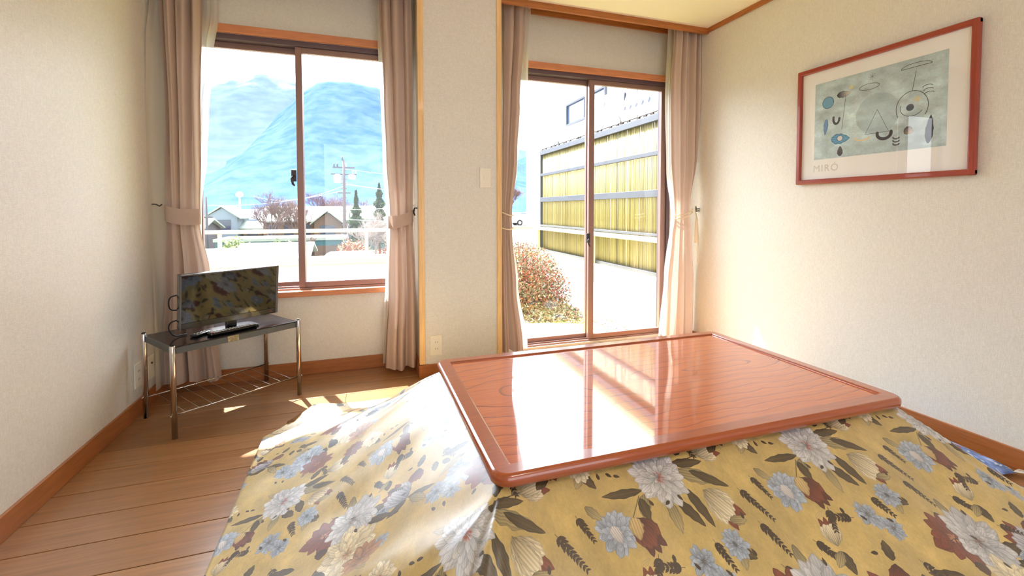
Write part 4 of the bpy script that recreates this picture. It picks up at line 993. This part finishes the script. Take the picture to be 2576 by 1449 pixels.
def nwin(y0, y1, z0, z1, sh=None):
    f_ = nbx('window', [(9.9, 10.01, y0, y1, z0 - 0.08, z0), (9.9, 10.01, y0, y1, z1, z1 + 0.08), (9.9, 10.01, y0 - 0.1, y0, z0 - 0.08, z1 + 0.08), (9.9, 10.01, y1, y1 + 0.1, z0 - 0.08, z1 + 0.08), (9.92, 10.0, (y0 + y1) / 2 - 0.04, (y0 + y1) / 2 + 0.04, z0, z1)], M['bld_frame'])
    nbx('pane', [(9.985, 10.005, y0, y1, z0, z1)], M['bld_glass'], f_)
    if sh: nbx('shutter', [(9.93, 10.01, sh[0], sh[1], z0 - 0.1, z1 + 0.1)], M['shutter'])
nwin(17.2, 20.9, 5.30, 6.22, (21.05, 22.2)); nwin(13.9, 15.6, 5.0, 6.3)
for (ya_, yb_, zf) in ((12.6, 17.2, 4.55), (19.5, 24.0, 3.95)):
    nbx('balcony', [(9.1, 10.0, ya_, yb_, zf - 0.35, zf)], M['white_bld']); rl = nbx('balustrade_rail', [(9.1, 9.3, ya_, yb_, zf + 0.78, zf + 0.92)], M['white_bld'])
    y = ya_ + 0.2
    while y < yb_:
        bm = bmesh.new(); lathe(bm, [(0.09, zf), (0.09, zf + 0.05), (0.05, zf + 0.10), (0.12, zf + 0.28), (0.09, zf + 0.45), (0.045, zf + 0.62), (0.09, zf + 0.74), (0.09, zf + 0.78)], 9.2, y, 10)
        o = obj('baluster', bm, M['shutter'], None, True); o.data.transform(Matrix.Translation(-NL)); o.parent = nb; y += 0.37

# ------------------------------------------------------------------ town, trees, mountains
def gz(x, y):
    a = min(1, max(0, (x - 4) / 7)); a = a * a * (3 - 2 * a); return -3.6 + a * 2.95 + 0.06 * mnoise.noise(Vector((x * 0.2, y * 0.2, 0)))
M['ground'] = mat('winter_ground', (92, 90, 74), rough=1.0, rgb2=(120, 120, 112), vscale=0.25)
bm = bmesh.new(); g = []
xs = [-160 + 4 * i for i in range(81)]; ys = [PY + 0.2] + [12 + 4 * j for j in range(60)]
for x in xs: g.append([bm.verts.new((x, y, gz(x, y))) for y in ys])
for i in range(len(xs) - 1):
    for j in range(len(ys) - 1): bm.faces.new((g[i][j], g[i + 1][j], g[i + 1][j + 1], g[i][j + 1]))
structure(obj('town_ground', bm, M['ground'], None, True))

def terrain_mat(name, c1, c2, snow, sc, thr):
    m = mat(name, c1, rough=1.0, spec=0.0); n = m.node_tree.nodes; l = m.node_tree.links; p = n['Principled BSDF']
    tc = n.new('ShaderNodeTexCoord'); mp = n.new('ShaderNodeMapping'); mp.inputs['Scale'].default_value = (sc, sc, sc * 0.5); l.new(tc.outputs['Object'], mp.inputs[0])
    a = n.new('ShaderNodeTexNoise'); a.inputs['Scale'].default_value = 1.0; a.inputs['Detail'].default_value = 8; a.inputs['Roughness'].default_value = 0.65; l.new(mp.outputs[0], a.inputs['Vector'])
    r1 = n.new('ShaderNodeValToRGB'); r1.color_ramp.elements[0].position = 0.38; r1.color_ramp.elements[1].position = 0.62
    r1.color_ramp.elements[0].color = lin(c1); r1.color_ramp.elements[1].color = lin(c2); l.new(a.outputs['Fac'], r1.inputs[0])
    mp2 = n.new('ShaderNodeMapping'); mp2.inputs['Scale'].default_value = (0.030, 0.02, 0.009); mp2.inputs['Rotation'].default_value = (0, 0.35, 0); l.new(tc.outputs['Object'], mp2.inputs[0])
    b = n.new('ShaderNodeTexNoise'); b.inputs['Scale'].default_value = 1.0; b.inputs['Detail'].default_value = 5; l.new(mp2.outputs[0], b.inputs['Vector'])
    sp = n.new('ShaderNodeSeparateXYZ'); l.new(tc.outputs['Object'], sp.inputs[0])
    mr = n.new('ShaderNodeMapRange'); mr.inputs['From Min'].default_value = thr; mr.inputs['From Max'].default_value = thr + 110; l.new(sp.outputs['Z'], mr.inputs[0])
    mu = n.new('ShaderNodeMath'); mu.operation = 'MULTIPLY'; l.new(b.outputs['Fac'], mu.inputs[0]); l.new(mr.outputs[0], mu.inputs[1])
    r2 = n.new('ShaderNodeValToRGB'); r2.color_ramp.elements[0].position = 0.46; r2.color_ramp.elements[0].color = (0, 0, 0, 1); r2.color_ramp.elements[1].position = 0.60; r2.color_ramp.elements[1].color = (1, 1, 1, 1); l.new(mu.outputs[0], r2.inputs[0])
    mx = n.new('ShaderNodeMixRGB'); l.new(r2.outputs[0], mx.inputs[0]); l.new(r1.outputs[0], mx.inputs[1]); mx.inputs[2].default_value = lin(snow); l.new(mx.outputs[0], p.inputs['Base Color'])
    return m
def interp(x, pts):
    if x <= pts[0][0]: return pts[0][1]
    for (a, b), (c, d) in zip(pts, pts[1:]):
        if x <= c: t = (x - a) / (c - a); t = t * t * (3 - 2 * t) * 0.6 + t * 0.4; return b + (d - b) * t
    return pts[-1][1]
def mountain(name, label, crest, yc, depth, m, x0, x1, seed, rough):
    bm = bmesh.new(); g = []; nx, ny = 150, 60
    for i in range(nx + 1):
        x = x0 + (x1 - x0) * i / nx; row = []
        for j in range(ny + 1):
            t = j / ny; y = yc - depth + t * depth * 1.5; k = (y - (yc - depth)) / depth
            pr = min(1, k) ** 1.25 if k <= 1 else max(0, 1 - (k - 1) * 1.2)
            H = interp(x, crest); e_ = mnoise.fractal(Vector((x * 0.012 + seed, y * 0.006, seed)), 1.0, 2.0, 6)
            rv = abs(mnoise.noise(Vector((x * 0.016 + 0.004 * y + seed, y * 0.002, 1.0))))
            z = -4 + (H + 4) * pr + rough * (e_ * 0.5) * pr - rough * 1.2 * rv * math.sin(math.pi * min(1, k)) + 3.0 * mnoise.noise(Vector((x * 0.12, seed, 0))) * pr
            row.append(bm.verts.new((x, y, z)))
        g.append(row)
    for i in range(nx):
        for j in range(ny): bm.faces.new((g[i][j], g[i + 1][j], g[i + 1][j + 1], g[i][j + 1]))
    return structure(obj(name, bm, m, None, True), label)
MT1 = terrain_mat('painted_haze_snowy_forest', (66, 80, 100), (76, 88, 106), (92, 108, 114), 0.035, 150)  # bluish distance haze is painted into the forest and snow colours
MT2 = terrain_mat('painted_haze_blue_forest', (50, 72, 108), (66, 84, 112), (150, 180, 196), 0.05, 400)  # blue of the air in between is mixed into this forest colour
k = 1.25
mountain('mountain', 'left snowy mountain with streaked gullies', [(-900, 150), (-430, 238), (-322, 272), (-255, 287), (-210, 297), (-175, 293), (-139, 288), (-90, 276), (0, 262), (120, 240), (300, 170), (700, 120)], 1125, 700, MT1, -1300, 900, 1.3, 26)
mountain('mountain', 'right forested mountain with blue haze painted into its colour', [(-900, -4), (-330, 10), (-230, 30), (-150, 84), (-105, 150), (-70, 184), (-45, 194), (-19, 196), (26, 184), (80, 160), (150, 128), (215, 96), (250, 84), (300, 106), (420, 120), (700, 90)], 730, 420, MT2, -700, 900, 5.7, 18)

M['roof_snow'] = mat('pale_snowy_roof', (150, 156, 146), rough=0.8); M['house_w'] = mat('white_house_wall', (128, 140, 150), rough=0.9); M['house_t'] = mat('tan_house_wall', (116, 96, 84), rough=0.9)
M['house_g'] = mat('grey_house_wall', (84, 80, 84), rough=0.9); M['roof_b'] = mat('blue_roof', (84, 112, 150), rough=0.6); M['roof_teal'] = mat('teal_roof_underside', (60, 100, 106), rough=0.7); M['dark_w'] = mat('dark_window', (60, 66, 84), rough=0.2)
def house(label, x0, x1, y0, y1, eave, ridge, wall, roof, axis='x', wins=3, over=0.35, name='house', base=None):
    xc, yc = (x0 + x1) / 2, (y0 + y1) / 2; z0 = gz(xc, yc) if base is None else base
    h = thing(name, label, 'house' if name == 'house' else 'carport', (xc, yc, z0 - 0.1)); L = Vector(h.location)
    def q(nm, bm_, m, par=h):
        o = obj(nm, bm_, m, None); o.data.transform(Matrix.Translation(-L)); o.parent = par; return o
    bm = bmesh.new()
    if axis == 'x':
        prof = [(y0, z0), (y1, z0), (y1, eave), (yc, ridge - 0.12), (y0, eave)]
        a = [bm.verts.new((x0, p, z)) for p, z in prof]; b = [bm.verts.new((x1, p, z)) for p, z in prof]
    else:
        prof = [(x0, z0), (x1, z0), (x1, eave), (xc, ridge - 0.12), (x0, eave)]
        a = [bm.verts.new((p, y0, z)) for p, z in prof]; b = [bm.verts.new((p, y1, z)) for p, z in prof]
    bm.faces.new(a); bm.faces.new(list(reversed(b)))
    for i in range(5): bm.faces.new((a[(i + 1) % 5], a[i], b[i], b[(i + 1) % 5]))
    bmesh.ops.recalc_face_normals(bm, faces=bm.faces); q('wall', bm, wall)
    bm = bmesh.new(); th = 0.14
    dz = (ridge - eave) / ((y1 - y0) / 2 if axis == 'x' else (x1 - x0) / 2) * over
    if axis == 'x': pr = [(y0 - over, eave - dz), (yc, ridge), (y1 + over, eave - dz), (y1 + over, eave - dz + th), (yc, ridge + th), (y0 - over, eave - dz + th)]; lo_, hi_ = x0 - over, x1 + over
    else: pr = [(x0 - over, eave - dz), (xc, ridge), (x1 + over, eave - dz), (x1 + over, eave - dz + th), (xc, ridge + th), (x0 - over, eave - dz + th)]; lo_, hi_ = y0 - over, y1 + over
    mk = (lambda u_, p, z: (u_, p, z)) if axis == 'x' else (lambda u_, p, z: (p, u_, z))
    a = [bm.verts.new(mk(lo_, p, z)) for p, z in pr]; b = [bm.verts.new(mk(hi_, p, z)) for p, z in pr]
    for s_ in (a, b): bm.faces.new((s_[0], s_[1], s_[4], s_[5])); bm.faces.new((s_[1], s_[2], s_[3], s_[4]))
    for i in range(6): bm.faces.new((a[(i + 1) % 6], a[i], b[i], b[(i + 1) % 6]))
    bmesh.ops.recalc_face_normals(bm, faces=bm.faces); q('roof', bm, roof)
    for i in range(wins):
        wx = x0 + (x1 - x0) * (i + 0.5) / wins; w2_ = (x1 - x0) / wins * 0.28; zt_ = eave - 0.35; zb_ = max(z0 + 0.6, eave - 1.5)
        bm = bmesh.new(); box(bm, wx - w2_, wx + w2_, y0 - 0.05, y0 + 0.05, zb_, zt_); q('window', bm, M['dark_w'])
    return h
house('long low house with pale green roof and a tan gable, centre of the town', -9.2, -1.6, 50, 57, -0.1, 1.25, M['house_t'], M['roof_snow'], 'x', 5)
house('small tan gabled wing in front of the long pale roofed house', -4.3, -1.9, 47.0, 49.5, -0.15, 0.85, M['house_t'], M['roof_snow'], 'y', 1)
house('white gabled house right behind the utility pole', -1.4, 2.6, 56, 62, 0.0, 1.35, M['house_w'], M['roof_snow'], 'x', 2)
house('white two storey gabled house left in the town', -14.6, -11.9, 52, 57, 0.35, 1.3, M['house_w'], M['roof_snow'], 'y', 1)
house('blue roofed house between the lamp post and the bare tree', -13.6, -11.4, 60, 64, -0.1, 0.95, M['house_w'], M['roof_b'], 'x', 1)
house('low pale roofed house at the left edge of the town', -19.5, -12.9, 44, 50, -0.7, 0.1, M['house_g'], M['roof_snow'], 'x', 4)
house('small house with white roof between the two big roofs', -11.6, -9.9, 53, 56, -0.9, -0.3, M['house_t'], M['roof_snow'], 'x', 1)
house('low shed with bright roof near the railing left of the window bar', -6.6, -3.2, 29, 33, -1.75, -1.15, M['house_g'], M['roof_snow'], 'x', 2)
house('bright flat shed roof at the lower left beyond the railing', -11.6, -6.9, 28, 33, -1.9, -1.4, M['house_g'], M['roof_snow'], 'x', 2)
# canopy with bright roof and teal underside
cp = thing('canopy_shelter', 'long canopy with bright roof and teal underside behind the low shed', 'shelter', (-5.75, 38, -3.6))
for nm, b, m in (('roof', (-4.0, 4.6, -2.0, 2.0, 2.35, 2.55), M['roof_snow']), ('fascia', (-3.9, 4.5, -1.9, 1.9, 1.95, 2.35), M['roof_teal'])): boxes(nm, [b], m, cp)
for x in (-3.6, -1.0, 1.7, 4.3):
    for yy in (-1.6, 1.6): boxes('post', [(x - 0.06, x + 0.06, yy - 0.06, yy + 0.06, 0, 1.98)], M['house_w'], cp)
# vehicles
M['car_white'] = mat('white_car_paint', (226, 228, 232), rough=0.2, coat=0.6); M['car_dark'] = mat('tinted_glass', (66, 74, 92), rough=0.1)
def car(label, cat, x, y, z, L_, H_, rot, van):
    t = thing('parked_van' if van else 'parked_car', label, cat, (x, y, z), rot)
    if van: pr = [(0, .35), (0, 1.0), (0.12, 1.15), (0.75, H_ - .1), (1.0, H_), (L_ - .1, H_), (L_, H_ - .2), (L_, .35)]
    else: pr = [(0, .3), (0, .7), (0.15, .82), (1.0, .92), (1.75, H_ - .06), (2.2, H_), (3.2, H_ - .02), (L_ - .35, .98), (L_ - .02, .9), (L_, .3)]
    bm = bmesh.new(); prism(bm, [(p - L_ / 2, q) for p, q in pr], -0.8, 0.8); bmesh.ops.recalc_face_normals(bm, faces=bm.faces); obj('body', bm, M['car_white'], t)
    wz0, wz1 = (1.1, H_ - .18) if van else (.92, H_ - .1)
    for a, b in (((0.9, 1.7), (1.85, 2.8), (2.95, L_ - .2)) if van else ((1.45, 2.2), (2.28, 3.1))):
        a -= L_ / 2; b -= L_ / 2; boxes('side_window', [(a, b, -0.81, 0.81, wz0, wz1)], M['car_dark'], t, bev=0.02)
    for a in (0.75, L_ - .8):
        for s_ in (-1, 1):
            bm = bmesh.new(); tube(bm, [(a - L_ / 2, s_ * 0.62, .31), (a - L_ / 2, s_ * 0.82, .31)], 0.31, 16); wq = obj('wheel', bm, M['rubber'], t)
            bm = bmesh.new(); tube(bm, [(a - L_ / 2, s_ * 0.80, .31), (a - L_ / 2, s_ * 0.84, .31)], 0.17, 12); obj('hubcap', bm, M['chrome'], wq)
    return t
car('white parked car on the lot left of the bamboo screen', 'car', 17.0, 45, gz(17, 45), 4.2, 1.45, 0.0, False)
car('white parked van with dark windows beyond the railing', 'van', -1.05, 30, -3.55, 3.6, 1.9, 0.0, True)

# poles and wires
M['pole'] = mat('concrete_pole', (90, 78, 78), rough=0.8); M['transformer'] = mat('transformer_grey', (196, 206, 204), rough=0.5)
up = thing('utility_pole', 'tall utility pole with transformer and crossarms right of the window bar', 'pole', (-1.33, 40, -3.6))
bm = bmesh.new(); tube(bm, [(0, 0, 0), (0, 0, 8.75)], [0.17, 0.10], 10); obj('shaft', bm, M['pole'], up, True)
bm = bmesh.new()
for i in range(16): tube(bm, [(-0.24, 0, 2.2 + i * 0.38), (0.24, 0, 2.2 + i * 0.38)], 0.03, 4)
obj('climbing_steps', bm, M['pole'], up)['kind'] = 'stuff'
for z, w_ in ((8.1, 0.85), (7.55, 1.0), (6.0, 0.5)): boxes('crossarm', [(-w_, w_, -0.05, 0.05, z - 0.05, z + 0.05)], M['house_g'], up)
for x, z in ((-0.75, 8.15), (-0.5, 8.15), (0.2, 8.15), (0.7, 7.6), (0.92, 7.6), (-0.1, 8.7)):
    bm = bmesh.new(); lathe(bm, [(0.05, z), (0.08, z + 0.08), (0.05, z + 0.16), (0.07, z + 0.24), (0.03, z + 0.3)], x, 0, 8); obj('insulator', bm, M['dark_w'] if x < 0 else M['transformer'], up, True)
for x in (-0.5, 0.62):
    bm = bmesh.new(); lathe(bm, [(0.26, 6.85 if x < 0 else 7.15), (0.30, 6.95 if x < 0 else 7.2), (0.30, 7.45 if x < 0 else 7.5), (0.16, 7.55)], x, 0, 12); bm2 = obj('transformer', bm, M['transformer'], up, True)
M['wire'] = mat('pale_wire', (196, 204, 214), rough=0.6)
def wire(p, q, sag, rad, nm):
    p, q = Vector(p), Vector(q); pts = [p.lerp(q, i / 16) - Vector((0, 0, sag * 4 * (i / 16) * (1 - i / 16))) for i in range(17)]
    bm = bmesh.new(); tube(bm, pts, rad, 4); o = obj('power_line', bm, M['wire'], None, True); tag(o, nm, 'wire')
WL = ['thickest pale power line running right from the pole below the transformer', 'upper of two pale wires running left from the utility pole', 'lower of two pale wires running left from the utility pole', 'pale wire crossing the upper parts of the conifers', 'lowest pale wire crossing the lower parts of the conifers', 'faint wire running right from the top crossarm before the mountain']
for k_, (p, q, s_, rd) in enumerate((((-1.33, 40, 3.15), (14, 42, 2.0), 0.25, 0.03), ((-1.33, 40, 3.0), (-12, 60, 2.6), 0.8, 0.02), ((-1.33, 40, 2.6), (-20, 58, 1.9), 0.8, 0.02), ((-1.33, 40, 1.0), (13, 41, 1.7), 0.1, 0.02), ((-1.33, 40, 0.2), (12, 42, 0.1), 0.2, 0.02), ((-1.33, 40, 4.4), (16, 50, 4.6), 0.4, 0.015))):
    wire(p, q, s_, rd, WL[k_])
sp_ = thing('street_lamp', 'pale street lamp post with round top left of the bare tree', 'lamp post', (-13.0, 58, -3.6)); bm = bmesh.new(); tube(bm, [(0, 0, 0), (0, 0, 6.1)], [0.14, 0.10], 8); obj('post', bm, M['transformer'], sp_, True)
bm = bmesh.new(); lathe(bm, [(0.12, 6.0), (0.38, 6.15), (0.42, 6.35), (0.25, 6.6), (0.05, 6.68)], 0, 0, 12); obj('lamp_head', bm, M['transformer'], sp_, True)
lp = thing('utility_pole', 'dark thin utility pole at the left edge of the mountain window', 'pole', (-11.2, 40, -3.6)); bm = bmesh.new(); tube(bm, [(0, 0, 0), (0, 0, 5.6)], [0.13, 0.07], 8); obj('shaft', bm, M['house_g'], lp, True)
boxes('crossarm', [(-0.4, 0.4, -0.04, 0.04, 4.0, 4.1)], M['house_g'], lp)

# trees
def bare_tree(label, x, y, H, spread, bark, seed, depth=5, n=4, lean=0.0, base=None, name='bare_tree', trunk=0.12, tilt=0.5):
    r = random.Random(seed); t = thing(name, label, 'tree', (x, y, (gz(x, y) if base is None else base))); bt = bmesh.new(); bb = bmesh.new()
    def grow(p, d, L_, rad, lev):
        q = p + d * L_ * 0.5 + Vector((r.gauss(0, .04), r.gauss(0, .04), 0)) * L_; e_ = p + d * L_
        tube(bt if lev == 0 else bb, [p, q, e_], [rad, rad * 0.85, rad * 0.65], 5 if lev < 2 else 3, cap=False)
        if lev >= depth: return
        for k in range(n if lev < depth - 1 else n + 1):
            a = r.uniform(0, 6.28); v = Vector((math.cos(a), math.sin(a), 0)) * spread * r.uniform(0.5, 1.1)
            nd = (d + v + Vector((0, 0, tilt * 0.3))).normalized(); grow(p.lerp(e_, r.uniform(0.55, 1.0)), nd, L_ * r.uniform(0.6, 0.82), rad * 0.6, lev + 1)
    grow(Vector((0, 0, 0)), Vector((lean, 0, 1)).normalized(), H * 0.3, trunk, 0)
    obj('trunk', bt, bark, t, True); o = obj('branches', bb, bark, t); o['kind'] = 'stuff'; return t
M['haze_tree'] = mat('pale_pink_twigs', (120, 102, 98), rough=1.0)
bare_tree('big pale pinkish bare tree left of the window bar', -7.9, 46, 7.7, 0.75, M['haze_tree'], 4, 6, 4)
bare_tree('bare tree standing before the long pale roof', -5.2, 43.5, 6.4, 0.7, M['haze_tree'], 5, 5, 4)
bare_tree('pinkish bare tree right beside the window bar', -4.6, 63, 8.6, 0.8, M['bark_pink'], 9, 6, 4)
bare_tree('pinkish bare tree between window bar and utility pole', -1.6, 68, 8.4, 0.8, M['bark_pink'], 12, 6, 4)
bare_tree('thin bare tree below the railing at the window bar', -3.4, 34, 4.2, 0.6, M['bark'], 14, 4, 3)
bare_tree('white branched bare tree in front of the conifers', 0.9, 33, 5.0, 0.9, M['bark_pale'], 15, 6, 4, trunk=0.09)
bare_tree('white branched bare tree at the right drape', 2.3, 31, 4.6, 0.9, M['bark_pale'], 18, 6, 4, trunk=0.09)
bare_tree('bare tree above the parked car', 15.0, 56, 6.5, 0.8, M['bark_pink'], 22, 6, 4)
bare_tree('bare tree behind the parked car', 20.5, 62, 6.5, 0.8, M['bark_pink'], 23, 6, 4)
bare_tree('low white twigged bush under the railing corner', 6.2, 17, 1.9, 1.0, M['bark_pale'], 27, 6, 4, base=-1.9, name='bare_bush', trunk=0.04)
bare_tree('low grey twigged bush left of the screen post', 7.4, 18.5, 1.9, 1.0, M['bark_pale'], 28, 6, 4, base=-1.9, name='bare_bush', trunk=0.04)
def conifer(label, x, y, H, R, seed):
    r = random.Random(seed); t = thing('conifer', label, 'tree', (x, y, gz(x, y))); bm = bmesh.new(); tube(bm, [(0, 0, 0), (0, 0, H * 0.97)], [0.14, 0.02], 6); obj('trunk', bm, M['bark'], t)
    pts = []
    for _ in range(4200):
        k_ = r.random() ** 0.75; z = H * (0.10 + 0.9 * k_); rad = R * (1 - k_) ** 0.9 * (0.75 + 0.3 * math.sin(k_ * 38)) * (1 + 0.25 * math.sin(seed + 9 * k_)); a = r.uniform(0, 6.28); q = math.sqrt(r.uniform(0.25, 1)); pts.append((rad * q * math.cos(a), rad * q * math.sin(a), z - 0.25 * q * rad))
    leaf_cloud('foliage', pts, 0.13, [LM['conifer_green'], LM['leaf_green']], (3, 2), t)
conifer('slim dark green conifer left of the taller one, by the right drape', -0.45, 45, 6.4, 1.4, 3)
conifer('taller dark green conifer touching the right drape', 1.75, 47.8, 7.3, 1.5, 7)
shrub('garden_tree', 'olive green clipped garden tree beyond the railing left', (-7.9, 33.9, -3.55), 1.5, 2.6, 4200, [LM['olive_green'], LM['leaf_green'], LM['leaf_pale']], (4, 2, 2), 0.11, 3.3, 30, 'tree')
shrub('garden_tree', 'olive green clipped garden tree nearer the window bar', (-5.0, 34.2, -3.55), 1.4, 2.4, 3600, [LM['olive_green'], LM['leaf_green'], LM['leaf_pale']], (4, 2, 2), 0.11, 4.3, 30, 'tree')
shrub('hedge_bush', 'reddish brown winter bush below the utility pole', (-0.6, 34.5, -3.55), 1.6, 2.4, 4000, [LM['leaf_red'], LM['leaf_brown'], LM['leaf_pale']], (3, 3, 3), 0.09, 6.3, 120)
shrub('hedge_bush', 'dark purple brown winter bush by the right drape', (1.75, 31.5, -3.55), 1.2, 2.15, 3000, [LM['leaf_brown'], LM['dark_leaf']] if 'dark_leaf' in LM else [LM['leaf_brown'], LM['leaf_red']], (3, 3), 0.07, 7.3, 120)
